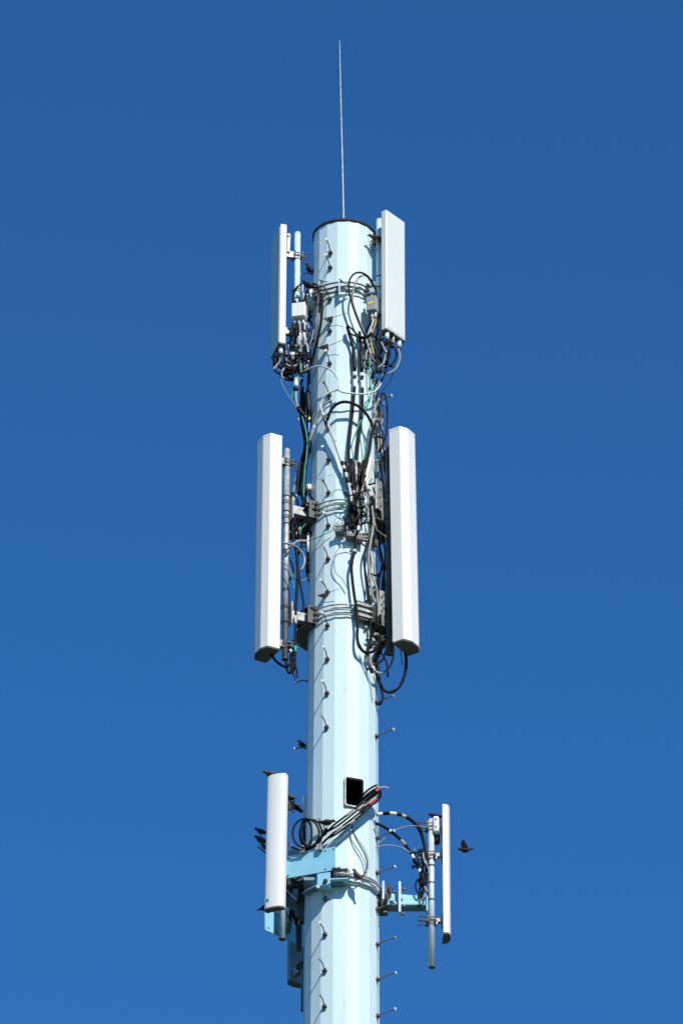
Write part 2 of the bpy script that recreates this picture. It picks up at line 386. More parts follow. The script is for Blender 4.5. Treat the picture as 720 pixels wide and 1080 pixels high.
# tangent of azimuth -105 points away; near corner sits at the -/+ side nearest the camera
if (corner + tx * (-.150)).y < corner.y: TLb = corner + tx * .150 - nx * .068
TLb = (TLb.x, TLb.y); tlz = (Z(296, 361, -.30), Z(296, 236, -.30))
ant_tl = antenna('short flat panel antenna at the pole top left, wide face in shadow', TLb, TLaz, tlz[0], tlz[1], TOPP, 'cream', 'short flat antennas at the pole top',
        capm='cream', conns=((-.10, .035), (-.02, .035), (.09, .035)), capk=1.0, face=True)
TRaz = 50
nx, tx = out(rad(TRaz)), tan(rad(TRaz)); corner = Vector((P(407, 221, -.40).x, -.40, 0))
TRb = corner + tx * .150 - nx * .068; TRb = (TRb.x, TRb.y); trz = (Z(406.5, 346, -.40), Z(407, 221, -.40))
ant_tr = antenna('short flat cream panel antenna at the pole top right, wide face sunlit', TRb, TRaz, trz[0], trz[1], TOPP, 'cream', 'short flat antennas at the pole top',
        capm='cream', conns=((-.10, .035), (-.02, .035), (.09, .035)), capk=1.0, face=True)
# lower antennas: D-shaped profiles
def dprof(w_, d0, d1, k=14):
    return [(-w_, 0)] + [(-w_ * cos(pi * i / k), d0 + (d1 - d0) * sin(pi * i / k)) for i in range(k + 1)] + [(w_, 0)]
LLaz = -24
LLb = (P(292, 880, -.36).x, -.34); llz = (Z(291, 957, -.40), Z(294, 817, -.40))
ant_ll = antenna('white curved-face panel antenna hung lower left of the pole', LLb, LLaz, llz[0], llz[1], dprof(.096, .045, .080), 'white', 'curved antennas on the lower mounts',
        sticker=(-.055, .072, (-.3, .95), .08), tilt=(0, rad(.45), 0))
LRb = (P(466, 920, -.0).x, -.03); lrz = (Z(470, 993, .05), Z(467, 850, -.1))
ant_lr = antenna('slim white panel antenna seen edge-on at lower right', LRb, 93, lrz[0], lrz[1], dprof(.105, .03, .074), 'white', 'curved antennas on the lower mounts')
LBb = (P(315.5, 1000, 1.08).x, 1.08); lbz = (Z(311, 1040, 1.15), Z(311, 900, 1.15))
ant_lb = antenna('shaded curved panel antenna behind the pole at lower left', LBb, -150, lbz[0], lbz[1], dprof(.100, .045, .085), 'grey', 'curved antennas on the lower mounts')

# ------------------------------------------------------------------ mounting pipes
def ubolt(g, c, r, X, Y, th=0.005):
    g.tube([c + X * (r * cos(a)) + Y * (r * sin(a)) for a in [2 * pi * k / 14 for k in range(15)]], th, 6, cap=False)
def pipe(label, xy, z0, z1, r, m, back, az, brz, joints=(), grp='antenna mounting pipes', bh=.07):
    """vertical pipe, stand-off brackets to the antenna at heights brz"""
    t = thing('mounting_pipe', (xy[0], xy[1], z0), label, 'pipe', grp)
    c = Vector((xy[0], xy[1], 0)); o_, t_ = out(rad(az)), tan(rad(az))
    g = MB(); g.cyl(c + Vector((0, 0, z0)), c + Vector((0, 0, z1 - .012)), r, 20)
    g.tube([c + Vector((0, 0, z1 - .012)), c + Vector((0, 0, z1))], [r, r * .82], 20)
    part('tube', g, M[m], t)
    g = MB(); g.cyl(c + Vector((0, 0, z0 - .002)), c + Vector((0, 0, z0 + .01)), r + .0015, 20); part('end_ring', g, M['dgalv'], t)
    for z in joints:
        g = MB(); g.cyl(c + Vector((0, 0, z - .006)), c + Vector((0, 0, z + .006)), r + .004, 20); part('hose_band', g, M['dgalv'], t)
    bc = Vector((back[0], back[1], 0))
    for z in brz:
        zz = Vector((0, 0, z)); d = (bc - c).dot(o_)
        g = MB()
        g.box(c + o_ * (d / 2 + .01) + zz + t_ * .024, (.006, d - .01, bh), X=t_); g.box(c + o_ * (d / 2 + .01) + zz - t_ * .024, (.006, d - .01, bh), X=t_)
        g.box(bc - o_ * .006 + zz + t_ * ((c - bc).dot(t_)), (.10, .008, .11), X=t_)
        b = part('antenna_bracket', g, M['galv'], t)
        g = MB(); g.box(c - o_ * (r + .008) + zz, (.12, .012, .06), X=t_, bev=.002)
        g.box(c + o_ * (r + .005) + zz, (.12, .008, .06), X=t_)
        part('clamp_jaw', g, M['dgalv'], b)
        for s_ in (-1, 1):
            for dz in (-.02, .02):
                g = MB(); a = c + t_ * (.048 * s_) + zz + Vector((0, 0, dz))
                g.cyl(a - o_ * (r + .10), a + o_ * (r + .02), .0055, 8); g.cyl(a - o_ * (r + .03), a - o_ * (r + .014), .011, 6)
                part('clamp_bolt', g, M['bolt'], b)
    return t
o62 = out(rad(-62)); MLp = (MLb[0] - o62.x * .125, MLb[1] - o62.y * .125)
o62 = out(rad(57)); MRp = (MRb[0] - o62.x * .125, MRb[1] - o62.y * .125)
def PZ(px_y, xy): return P(360, px_y, xy[1]).z
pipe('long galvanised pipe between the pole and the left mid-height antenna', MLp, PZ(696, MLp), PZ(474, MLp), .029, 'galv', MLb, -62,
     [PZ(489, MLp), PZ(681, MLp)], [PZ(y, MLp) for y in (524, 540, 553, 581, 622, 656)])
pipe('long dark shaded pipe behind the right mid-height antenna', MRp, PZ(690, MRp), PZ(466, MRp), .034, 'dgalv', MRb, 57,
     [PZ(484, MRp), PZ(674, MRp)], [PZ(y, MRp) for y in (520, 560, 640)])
TLp = (P(313.2, 300, -.14).x, -.14); TRp = (P(399.8, 300, -.19).x, -.19)
pipe('short pale blue pipe beside the top left antenna', TLp, PZ(392, TLp), PZ(245.5, TLp), .031, 'pipeblue', TLb, TLaz, [PZ(271, TLp), PZ(352, TLp)])
pipe('short pale blue pipe beside the top right antenna', TRp, PZ(392, TRp), PZ(231, TRp), .029, 'pipeblue', TRb, TRaz, [PZ(256, TRp), PZ(336, TRp)], [PZ(292, TRp)])
LRp = (P(454.8, 940, -.04).x, -.04)
pipe('blue and silver pipe holding the slim lower right antenna', LRp, PZ(1020, LRp), PZ(864, LRp), .0285, 'pipemix', LRb, 92,
     [PZ(872, LRp), PZ(902, LRp), PZ(971, LRp)], [PZ(y, LRp) for y in (913, 931, 949)], bh=.035)
LLp = (P(297.6, 970, -.22).x, -.22)
pipe('galvanised pipe poking out below the lower left antenna', LLp, PZ(991, LLp), PZ(835, LLp), .031, 'pipeblue', LLb, LLaz, [PZ(850, LLp), PZ(930, LLp)])
LBp = (P(320.4, 960, .9).x, .9)
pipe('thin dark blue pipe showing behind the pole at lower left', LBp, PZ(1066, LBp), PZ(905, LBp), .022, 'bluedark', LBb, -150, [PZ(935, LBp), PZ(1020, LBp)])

# electrical tilt arm on the top left antenna
g = MB(); a = P(304.5, 248, -.2); b = P(304.8, 266, -.2); g.plate([a + Vector((-.012, 0, 0)), a + Vector((.018, 0, .0)), b + Vector((.008, 0, 0)), b + Vector((-.02, 0, 0))], .03)
g.cyl(a + Vector((.0, -.03, -.01)), a + Vector((.0, .03, -.01)), .014, 8)
part('tilt_arm', g, M['boltw'], ant_tl)

# ------------------------------------------------------------------ collar mounts round the pole
def collar(label, py, mounts, rods, grp='clamp collars round the pole', m='dgalv', armm='galv', arc=(-150, 150), back_az=180, rodm='galv', zs=None):
    z = P(360.5, py, -R(30)).z
    t = thing('collar_mount', (0, 0, z), label, 'bracket', grp)
    r = R(z)
    for dz, (a0, a1), rr_ in rods:
        g = MB(); rd = r + rr_
        g.tube([out(rad(a0 + (a1 - a0) * k / 16)) * rd + Vector((0, 0, z + dz)) for k in range(17)], .0085, 8)
        part('threaded_rod', g, M[rodm], t)
    if m == 'dgalv':
        for c0 in (-96, 96):
            g = MB(); seg = [rad(c0 - 44 + 8 * k) for k in range(12)]
            for dz in (-.10, .085):
                lo, hi = [], []
                for a in seg:
                    w_ = .15 - .06 * abs(a - rad(c0)) / rad(44)
                    lo.append([g.bm.verts.new(out(a) * q + Vector((0, 0, z + dz))) for q in (r + .004, r + w_)]); hi.append([g.bm.verts.new(out(a) * q + Vector((0, 0, z + dz + .010))) for q in (r + .004, r + w_)])
                for i in range(len(seg) - 1):
                    g.bm.faces.new((lo[i][0], lo[i][1], lo[i + 1][1], lo[i + 1][0])); g.bm.faces.new((hi[i][0], hi[i + 1][0], hi[i + 1][1], hi[i][1]))
                    g.bm.faces.new((lo[i][1], hi[i][1], hi[i + 1][1], lo[i + 1][1])); g.bm.faces.new((lo[i][0], lo[i + 1][0], hi[i + 1][0], hi[i][0]))
            part('ring_plate', g, M['dgalv'], t)
    for (az, pxy) in list(mounts) + ([(back_az, None)] if back_az is not None else []):
        a = rad(az); o_, t_ = out(a), tan(a); Zc = Vector((0, 0, z))
        # saddle channel hugging the pole
        g = MB()
        for s_ in (-1, 1):
            g.box(o_ * (r + .045) + t_ * (.115 * s_) + Zc, (.012, .10, .19), X=t_)      # side flange
        g.box(o_ * (r + .050) + Zc, (.222, .012, .186), X=t_)
        g.plate([o_ * (r + .09) + t_ * .109 + Zc + Vector((0, 0, -.098)), o_ * (r + .09) - t_ * .109 + Zc + Vector((0, 0, -.098)),
                 o_ * (r * .97) - t_ * .05 + Zc + Vector((0, 0, -.098)), o_ * (r * .97) + t_ * .05 + Zc + Vector((0, 0, -.098))], .009)
        sd_ = part('saddle', g, M[m], t)
        for s_ in (-1, 1):
            for dz in (-.06, 0, .06):
                g = MB(); c = o_ * (r + .03) + t_ * (.121 * s_) + Zc + Vector((0, 0, dz))
                g.cyl(c, c + t_ * (.016 * s_), .015, 6); g.cyl(c, c + t_ * (.05 * s_), .008, 6)
                part('nut', g, M['bolt'], sd_)
        if pxy:
            pc_ = Vector((pxy[0], pxy[1], 0)); L = (pc_).dot(o_) - .045
            off = t_ * (pc_.dot(t_))
            g = MB(); g.box(o_ * ((r + .056 + L) / 2) + off * .6 + Zc, (.075, L - r - .056, .095), X=t_, bev=.004); part('arm', g, M[armm], t)
            g = MB(); g.box(o_ * (L + .006) + off + Zc, (.15, .010, .24), X=t_); pl = part('pipe_plate', g, M[armm], t)
            for dz in (-.085, .085):
                g = MB(); cc = pc_ + Zc + Vector((0, 0, dz))
                pts = [cc - o_ * .06 + t_ * .045] + [cc + t_ * (.045 * cos(q)) + o_ * (.045 * sin(q)) for q in [pi * k / 8 for k in range(9)]] + [cc - o_ * .06 - t_ * .045]
                g.tube(pts, .006, 6); part('u_bolt', g, M['bolt'], pl)
    return t
f3 = lambda a0, a1, off=.03: [(.055, (a0, a1), off), (.0, (a0, a1), off), (-.055, (a0, a1), off)]
azof = lambda xy: math.degrees(math.atan2(xy[0], -xy[1]))
collar('topmost collar of rods and brackets, below the pole top', 304, [(azof(TLp), TLp), (azof(TRp), TRp)],
       f3(-60, 50) + f3(80, 168) + f3(-170, -85), armm='pipeblue', m='pipeblue', rodm='dgalv')
collar('upper of the two steel collars between the long antennas', 534, [(azof(MLp), MLp), (azof(MRp), MRp)], f3(-45, 45) + f3(78, 168) + f3(-168, -78))
collar('lower of the two steel collars between the long antennas', 645, [(azof(MLp), MLp), (azof(MRp), MRp)], f3(-45, 45) + f3(78, 168) + f3(-168, -78))
# extra front bracket on lower mid collar and top collar : small angle clips
def clip(label, px, py, m='dgalv', w_=.10, h_=.14, grp=None, off=.02, name='clamp_block'):
    p = surf(px, py, off + .03); a = math.atan2(p.x, -p.y); o_, t_ = out(a), tan(a)
    t = thing(name, p, label, 'bracket', grp)
    g = MB(); g.box(p, (w_, .05, h_), X=t_, bev=.004); part('block', g, M[m], t)
    for dz in (-.3, 0, .3):
        g = MB(); q = p + Vector((0, 0, dz * h_)) + o_ * .03
        g.box(q, (w_ * 1.06, .02, h_ * .13), X=t_); g.cyl(q + t_ * w_ * .45, q + t_ * (w_ * .45 + .05), .011, 6)
        part('clamp_bar', g, M['galv'], t)
    return t
clip('black slotted clamp block at the right end of the lower steel collar rods', 381, 645, 'dgalv', .13, .20)
for i, (px, lab) in enumerate(((338, 'left one of two small pale angle clips on the top collar rods'), (358, 'right one of two small pale angle clips on the top collar rods'))):
    p = surf(px, 304, .055); a = math.atan2(p.x, -p.y); o_, t_ = out(a), tan(a)
    t = thing('angle_clip', p, lab, 'bracket', 'pale angle clips on the top collar')
    g = MB(); g.box(p, (.012, .06, .19), X=t_); part('web', g, M['pipeblue'], t)
    g = MB(); g.plate([p + Vector((0, 0, .095)) - o_ * .03, p + Vector((0, 0, .095)) + o_ * .04, p + Vector((0, 0, .05)) + t_ * .10 - o_ * .03], .008); 
    g.plate([p + Vector((0, 0, -.095)) - o_ * .03, p + Vector((0, 0, -.095)) + o_ * .04, p + Vector((0, 0, -.05)) + t_ * .10 - o_ * .03], .008); part('gusset', g, M['pipeblue'], t)

clip('small black clamp block at the left end of the top collar rods', 335.5, 309, 'dgalv', .08, .15)
# perforated strip pieces
for i, (px, py, lab) in enumerate(((357.5, 557, 'leftmost perforated steel strip piece below the upper steel collar'), (370.5, 562, 'second perforated steel strip piece, beside the main black cable'),
                                   (380, 565.5, 'third perforated steel strip piece, right of the main black cable'), (396, 571, 'perforated steel strip piece at the right edge of the pole'))):
    p = surf(px, py, .10 if px < 390 else .05); a = math.atan2(p.x, -p.y) ; o_, t_ = out(a), tan(a)
    t = thing('steel_strip', p, lab, 'bracket', 'perforated steel strips round the pole')
    g = MB(); g.box(p, (.085, .006, .066), X=t_); g.box(p - o_ * .05 + Vector((0, 0, -.030)), (.085, .094, .006), X=t_)
    part('angle', g, M['strip'], t)
    for dx in (-.025, .0, .025):
        for dz in (-.018, .018):
            g = MB(); q = p + t_ * dx + Vector((0, 0, dz)); g.cyl(q + o_ * .003, q + o_ * .006, .006, 8); part('bolt_hole', g, M['dark'], t)

# lower left frame: flat plates and clamp
fl = thing('plate_frame', (-.33, -.35, PZ(915, (0, -.35))), 'sky blue flat-plate frame clamped to the pole at lower left', 'bracket')
A0, A1 = P(353.5, 893, -.43), P(303, 903.5, -.20); B0, B1 = P(353.5, 917.5, -.43), P(303, 926.5, -.20)
dA = (A1 - A0); dB = B1 - B0
g = MB(); g.plate([A0, A0 + dA * 1.42, B0 + dB * 1.42, B0], .012)
p1 = part('front_plate', g, M['blue'], fl)
nrm = (A1 - A0).cross(B0 - A0).normalized(); nrm = nrm if nrm.y < 0 else -nrm
for u, v in ((.03, .1), (.03, .9), (.2, .1), (.2, .9), (.97, .1), (.97, .9)):
    q = (A0 + dA * u).lerp(B0 + dB * u, v); g = MB(); g.cyl(q, q + nrm * .012, .007, 8); part('rivet', g, M['bolt'], p1)
for px in (319.5, 337.5):
    q = P(px, 897 - (px - 319.5) * .17, -.30 - (px - 319.5) * .0045); g = MB()
    g.box(q, (.045, .05, .05), X=dA.normalized(), bev=.005); g.cyl(q + Vector((0, 0, -.01)), q + Vector((0, -.0, .045)), .02, 10)
    part('cable_clamp', g, M['galv'], p1)
# second plate behind, third sector
A0, A1 = P(279, 958, .55), P(320, 973, .87); B0, B1 = P(279.3, 981, .55), P(320, 999, .87)
g = MB(); g.plate([A0, A1 + (A1 - A0) * .35, B1 + (B1 - B0) * .35, B0], .012); p2 = part('rear_plate', g, M['blue'], fl)
for u, v in ((.08, .15), (.08, .85), (.3, .1), (.3, .9)):
    q = (A0 + (A1 - A0) * u).lerp(B0 + (B1 - B0) * u, v); g = MB(); g.cyl(q, q + Vector((.5, -.8, 0)) * .014, .007, 8); part('rivet', g, M['bolt'], p2)
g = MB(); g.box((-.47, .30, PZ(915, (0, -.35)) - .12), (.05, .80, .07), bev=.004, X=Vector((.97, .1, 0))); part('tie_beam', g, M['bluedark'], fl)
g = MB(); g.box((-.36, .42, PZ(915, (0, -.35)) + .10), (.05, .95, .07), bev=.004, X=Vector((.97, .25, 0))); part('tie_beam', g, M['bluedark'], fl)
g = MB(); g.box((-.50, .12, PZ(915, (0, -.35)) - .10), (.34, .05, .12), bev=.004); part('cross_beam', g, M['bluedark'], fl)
zf = PZ(934, (0, -.36)); g = MB()
rf = R(zf)
arc = [out(rad(a)) * (rf + .004) + Vector((0, 0, zf)) for a in range(-62, 3, 8)]; arc2 = [out(rad(a)) * (rf + .085) + Vector((0, 0, zf)) for a in range(2, -63, -8)]
n_ = Vector((0, 0, .006)); pts = arc + arc2
va = [g.bm.verts.new(p - n_) for p in pts]; vb = [g.bm.verts.new(p + n_) for p in pts]; L_ = len(pts); h_ = len(arc)
for i in range(L_): g.bm.faces.new((va[i], va[(i + 1) % L_], vb[(i + 1) % L_], vb[i]))
for i in range(h_ - 1):
    g.bm.faces.new((va[i], va[L_ - 1 - i], va[L_ - 2 - i], va[i + 1])); g.bm.faces.new((vb[i], vb[i + 1], vb[L_ - 2 - i], vb[L_ - 1 - i]))
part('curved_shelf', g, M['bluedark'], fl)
# channel with the round hole
c = P(341.5, 927, -.46); X_ = Vector((1, -.32, 0)).normalized()
g = MB(); g.box(c, (.125, .012, .12), X=X_, bev=.002); g.box(c + Vector((0, .05, -.062)), (.125, .11, .010), X=X_); ch = part('clamp_channel', g, M['blue'], fl)
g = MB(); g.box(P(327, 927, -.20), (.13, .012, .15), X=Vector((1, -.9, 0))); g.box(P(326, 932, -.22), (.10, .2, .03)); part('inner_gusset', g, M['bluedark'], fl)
g = MB(); g.box(P(357, 925, -.37), (.20, .012, .15), X=Vector((1, -.05, 0))); part('clamp_back', g, M['tape'], fl)
g = MB(); g.box(P(366.5, 922.5, -.42), (.010, .11, .15)); g.box(P(357.5, 929.5, -.425), (.18, .11, .010), X=Vector((1, -.1, 0))); part('clamp_flange', g, M['blue'], fl)
q = P(343, 929.5, -.475); g = MB(); g.cyl(q + Vector((0, .01, 0)), q + Vector((.0, -.012, 0)), .022, 16); part('hole_plug', g, M['rim'], ch)
for k in range(4):
    q = P(350 + k * 3.6, 917 + (k * 5) % 9, -.44 - .012 * k); g = MB(); g.cyl(q, q + Vector((.08, -.02, .004)), .013, 6); part('bolt', g, M['galv' if k % 2 else 'dgalv'], ch)
for k, (px, py, y, w_, h_, d_) in enumerate(((314, 932, -.02, .20, .10, .10), (318.5, 950, .10, .06, .40, .10), (308, 938, .10, .10, .12, .08), (315, 985, .55, .05, .35, .06), (306, 930, .0, .05, .12, .12))):
    g = MB(); g.box(P(px, py, y), (w_, d_, h_), bev=.004, X=Vector((1, .12 * k - .2, 0))); part('inner_bracket', g, M['dgalv'], fl)  # dark boxes put in to deepen the shade behind the front plate
t = thing('whip_stub', P(320.5, 866, .0), 'short white rod beside the pole above the black coil loops', 'rod')
g = MB(); g.cyl(P(320.5, 866, 0), P(320.5, 840, 0), .011, 12); part('rod', g, M['white'], t)
g = MB(); g.cyl(P(320.5, 893, 0), P(320.5, 866.2, 0), .013, 12); part('holder', g, M['tape'], t)
# lower front rods sweeping right
LOWZ = PZ(925, (0, -.36))
lr = thing('side_arm_mount', (.33, -.05, LOWZ), 'sky blue side arm with steel plates reaching right to the lower pipe', 'bracket')
for dz, d_, off in ((.035, 0, .035), (.0, 0, .05), (-.045, 0, .03)):
    g = MB(); g.tube([out(rad(a)) * (R(LOWZ) + off) + Vector((0, 0, LOWZ + dz)) for a in range(-2, 76, 5)], .0095, 8); part('threaded_rod', g, M['galv'], lr)
def qb(px, py, w_, h_, dd, y, m, nm, X=Vector((1, 0, 0)), par=lr):
    g = MB(); g.box(P(px, py, y), (w_, dd, h_), X=X, bev=.003); return part(nm, g, M[m], par)
qb(404, 945, .05, .20, .012, -.10, 'dgalv', 'saddle'); qb(400, 950, .09, .12, .16, -.02, 'dgalv', 'saddle')
qb(404, 939, .022, .19, .022, -.17, 'pipeblue', 'clamp_strut')
g = MB(); a, b = P(404, 948.5, -.06), P(449.5, 949, -.04)
g.plate([a + Vector((0, 0, .065)), b + Vector((0, 0, .036)), b + Vector((0, 0, -.042)), a + Vector((0, 0, -.055))], .008)
g.box((a + b) / 2 + Vector((0, .05, .030)), ((b - a).length, .10, .008)); part('arm', g, M['blue'], lr)
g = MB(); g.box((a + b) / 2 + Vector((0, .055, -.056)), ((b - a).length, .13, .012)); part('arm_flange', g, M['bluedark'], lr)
qb(421.3, 947, .024, .32, .06, -.11, 'pipeblue', 'clamp_strut'); qb(421.5, 948, .035, .30, .02, .09, 'dgalv', 'clamp_strut')
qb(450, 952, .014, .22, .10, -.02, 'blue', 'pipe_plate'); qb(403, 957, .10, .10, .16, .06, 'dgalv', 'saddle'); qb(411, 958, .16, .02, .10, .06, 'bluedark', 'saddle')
for px, py in ((424, 938), (424, 956), (414, 941), (422.5, 964), (404, 962)):
    q = P(px, py, -.13); g = MB(); g.cyl(q, q + Vector((.035, 0, 0)), .013, 6); part('nut', g, M['bolt'], lr)
# loudspeaker-like ovals: weatherproof antenna end unit
q = P(459.5, 871, -.05)
un = thing('junction_unit', q, 'small oval grey fitting at the top of the lower right pipe', 'fitting')
g = MB(); g.box(q, (.06, .10, .17), bev=.02); part('shell', g, M['facep'], un)
g = MB(); g.cyl(q + Vector((.0, -.052, .045)), q + Vector((0, -.056, .045)), .009, 12); g.cyl(q + Vector((.0, -.052, -.035)), q + Vector((0, -.056, -.035)), .009, 12); part('screw', g, M['bolt'], un)
g = MB(); g.box(q + Vector((.0, .06, -.11)), (.075, .08, .10), bev=.02); part('lower_cup', g, M['tape'], un)

# ------------------------------------------------------------------ amplifier boxes
def ampbox(label, px, py, y, w_, h_, d_, az, m, mark=False):
    c = P(px, py, y); o_, t_ = out(rad(az)), tan(rad(az))
    t = thing('amplifier_box', c - Vector((0, 0, h_ / 2)), label, 'box', 'amplifier boxes under the top antennas')
    g = MB(); g.box(c, (w_, d_, h_), X=t_, bev=.006); part('case', g, M[m], t)
    g = MB(); g.box(c + o_ * (d_ / 2 + .003), (w_ * .9, .006, h_ * .9), X=t_, bev=.002); part('lid', g, M[m], t)
    for dx in (-.3, 0, .3):
        q = c + t_ * (w_ * dx) - Vector((0, 0, h_ / 2)); g = MB(); g.cyl(q, q - Vector((0, 0, .07)), .014, 10); part('connector', g, M['boltw'], t)
    for dx in (-.3, .3):
        q = c + t_ * (w_ * dx) + Vector((0, 0, h_ / 2)); g = MB(); g.cyl(q, q + Vector((0, 0, .05)), .014, 10); part('connector', g, M['tape'], t)
    if mark:
        g = MB(); g.box(c + o_ * (d_ / 2 + .008), (w_ * .55, .003, .022), X=(t_ + Vector((0, 0, .25))).normalized(), Zv=(Vector((0, 0, 1)) - t_ * .25).normalized()); part('warning_mark', g, M['yellow'], t)
    return t
ampbox('pale grey box on the pipe beside the top left antenna', 315.5, 329, -.26, .14, .17, .09, -12, 'cream')
ampbox('grey box with a yellow mark beside the top right antenna', 392.5, 322, -.36, .105, .175, .08, -18, 'grey', True)

# ------------------------------------------------------------------ cables
def path(pts, off):
    res = []
    for p in pts:
        if len(p) == 2: res.append(surf(p[0], p[1], off))
        else: res.append(P(*p))
    return res
def cable(label, pts, r, m='black', off=.04, grp=None, cat='cable', bands=(), name='cable', wob=.0):
    if m in ('black', 'gcab') and r > .006: r *= 1.18
    w3 = path(pts, off)
    if wob:
        for p in w3[1:-1]: p += Vector((random.uniform(-wob, wob), random.uniform(-wob, wob), 0))
    q = smooth_path(w3)
    g = MB(); g.tube(q, r, 8); base = q[0].copy()
    o = part(name, g, M[m], base=base); tag(o, label, cat, grp)
    n_ = len(q) - 1
    for t0, t1, rr_, mm, nm in bands:
        i0, i1 = t0 * n_, t1 * n_
        seg = []
        for k in range(6):
            f = i0 + (i1 - i0) * k / 5; i = min(int(f), n_ - 1); seg.append(q[i].lerp(q[i + 1], f - i))
        g = MB(); rs = [rr_ * .75] + [rr_] * 4 + [rr_ * .75]; g.tube(seg, rs, 10); part(nm, g, M[mm], o)
    return o
B, G_, W_ = 'black', 'gcab', 'wcab'
# -- top section
cable('large black cable loop arching over the top collar', [(397, 318), (396, 306), (390, 294), (382, 288), (374, 288.5), (368.5, 296), (368.5, 310), (375, 332), (384, 353)], .0085, B, .14)
cable('inner cable loop crossing the top collar beside the large loop', [(399, 322), (394, 303), (386, 291), (378, 293), (373, 304), (372, 318), (378, 336), (385, 354)], .008, G_, .10)
cable('black cable hanging from the left clip of the top collar', [(338, 300), (339.5, 318), (338.5, 338), (334, 362), (328, 384), (325, 402), (325, 420), (326, 440), (325, 460), (321, 482), (317, 502), (316, 522)], .012, B, .07,
      bands=((.50, .62, .026, 'tape', 'splice_boot'), (.635, .655, .015, 'gold', 'fitting'), (.66, .72, .016, 'btape', 'tape_band')))
cable('thin grey cable slanting from the top collar to the left tangle', [(336, 312), (335, 330), (330, 352), (325, 368), (319, 383)], .008, G_, .09)
cable('large pale cable looping across the pole to the top right antenna', [(313, 396), (322, 391), (331, 387), (340, 386.5), (350, 391), (356.5, 401), (358, 412), (370, 414.8), (386, 415.3), (397, 411), (403, 400), (405, 384), (407, 370, -.34)], .0088, W_, .14)
cable('thick taped cable with black and white bands slanting down the pole', [(341, 437), (344.5, 448), (350, 459), (354.5, 470), (358.5, 482), (363, 494), (367, 508), (370, 522), (371, 540)], .017, W_, .08,
      bands=((.0, .22, .020, 'bolt', 'tape_wrap'), (.55, .60, .021, 'tape', 'tape_band'), (.63, .67, .021, 'tape', 'tape_band'), (.71, .77, .021, 'tape', 'tape_band')))
cable('pale cable curling from the step bolt into the taped cable', [(358, 411), (350, 413), (342, 418), (338, 427), (341, 438), (348, 452), (354, 466)], .009, W_, .09)
cable('grey cable crossing the left edge of the pole above the left connector', [(350, 422), (342, 427), (335, 438), (331, 450), (326, 467), (321, 478), (316, 492), (312, 506), (309, 520)], .010, G_, .08,
      bands=((.36, .50, .019, 'galv', 'splice_boot'), (.55, .70, .020, 'tape', 'tape_band'), (.74, .92, .018, 'galv', 'sleeve')))
cable('thick black cable arching over the right half of the pole', [(345, 443), (350, 431), (359, 424.5), (370, 424.8), (381, 431), (389, 441), (393, 452), (391, 463), (389, 476), (384, 494), (381, 512)], .013, B, .13)
cable('thick cable with a pale sleeve at the right edge of the pole', [(400, 444), (395, 442.5), (391.5, 449), (390.5, 462), (388.5, 478), (384.5, 495), (382, 512), (381, 530)], .014, G_, .07,
      bands=((.35, .58, .021, 'wcab', 'sleeve'), (.62, .72, .019, 'tape', 'tape_band')))
cable('tall narrow black loop right of the pole above the right antenna', [(400, 476, -.1), (406, 462, -.1), (408, 446, -.1), (408, 428, -.1), (405, 415, -.1), (401.5, 419, -.1), (399.5, 435, -.1), (399, 452, -.1), (400.5, 474, -.1)], .007, B)
cable('small pale hook ring at the right edge of the pole', [(401.5, 448, -.12), (403, 443, -.12), (400, 440.5, -.12), (397.5, 444, -.12), (398.5, 456, -.12), (399, 472, -.12), (398, 478, -.12), (401, 479, -.12), (403, 475, -.12), (401, 471, -.12)], .006, 'galv')
cable('left one of the two straight feeder cables with black boots', [(366, 345), (368.5, 354), (372, 366), (373.5, 380), (374, 396), (373.5, 412), (371.5, 435), (369, 458), (367.5, 478), (370, 500), (374, 520), (376, 540)], .0125, B, .06,
      bands=((.20, .34, .022, 'tape', 'splice_boot'), (.345, .37, .024, 'boltw', 'fitting'), (.385, .44, .017, 'boltw', 'ribbed_gland')))
cable('right one of the two straight feeder cables with black boots', [(379, 350), (380, 364), (381, 380), (381.5, 396), (382, 412), (381.5, 432), (379, 456), (376.5, 478), (376, 500), (377, 520), (378, 542)], .0125, B, .06,
      bands=((.13, .28, .022, 'tape', 'splice_boot'), (.285, .31, .024, 'boltw', 'fitting'), (.33, .39, .017, 'boltw', 'ribbed_gland')))
cable('white cable wrap resting on the right edge of the pole beside the upper collar', [(391, 484), (388, 494), (386, 506), (388, 516), (391, 524)], .022, 'white', .03)
cable('black cable sweeping from the right amplifier across to the feeder tops', [(366, 343), (371, 347), (377, 353), (384, 355.5), (392, 351), (397, 343)], .008, B, .10)
cable('lower black cable sweeping from the feeder tops to the right', [(366, 344), (367, 350), (373, 353.5), (382, 357), (391, 354)], .008, B, .08)
cable('thin black cable slanting down right of the right feeder', [(383, 350), (387, 362), (391, 375), (396, 382), (401, 384)], .009, G_, .08)
for i, pts in enumerate((((402, 361), (406, 372), (404, 383), (398, 388)), ((409, 362), (411, 374), (407, 383), (401, 385)), ((416, 366), (418, 374), (414, 383), (405, 388)), ((420, 368), (421.5, 378), (417, 389), (408, 395)),
                         ((404, 360), (400, 372), (397, 380), (396, 392)), ((411, 362), (409, 378), (408, 388), (402, 402)))):
    cable('short jumper cable curling out of the bottom of the top right antenna', [(a, b, -.33 + .02 * (i % 3)) for a, b in pts], .0085, B if i % 3 else G_, grp='jumpers under the top right antenna')
cable('very thin wire hanging furthest right below the top right antenna', [(416, 386, -.3), (412, 400, -.3), (405, 410, -.3), (398, 417, -.3)], .0035, B)
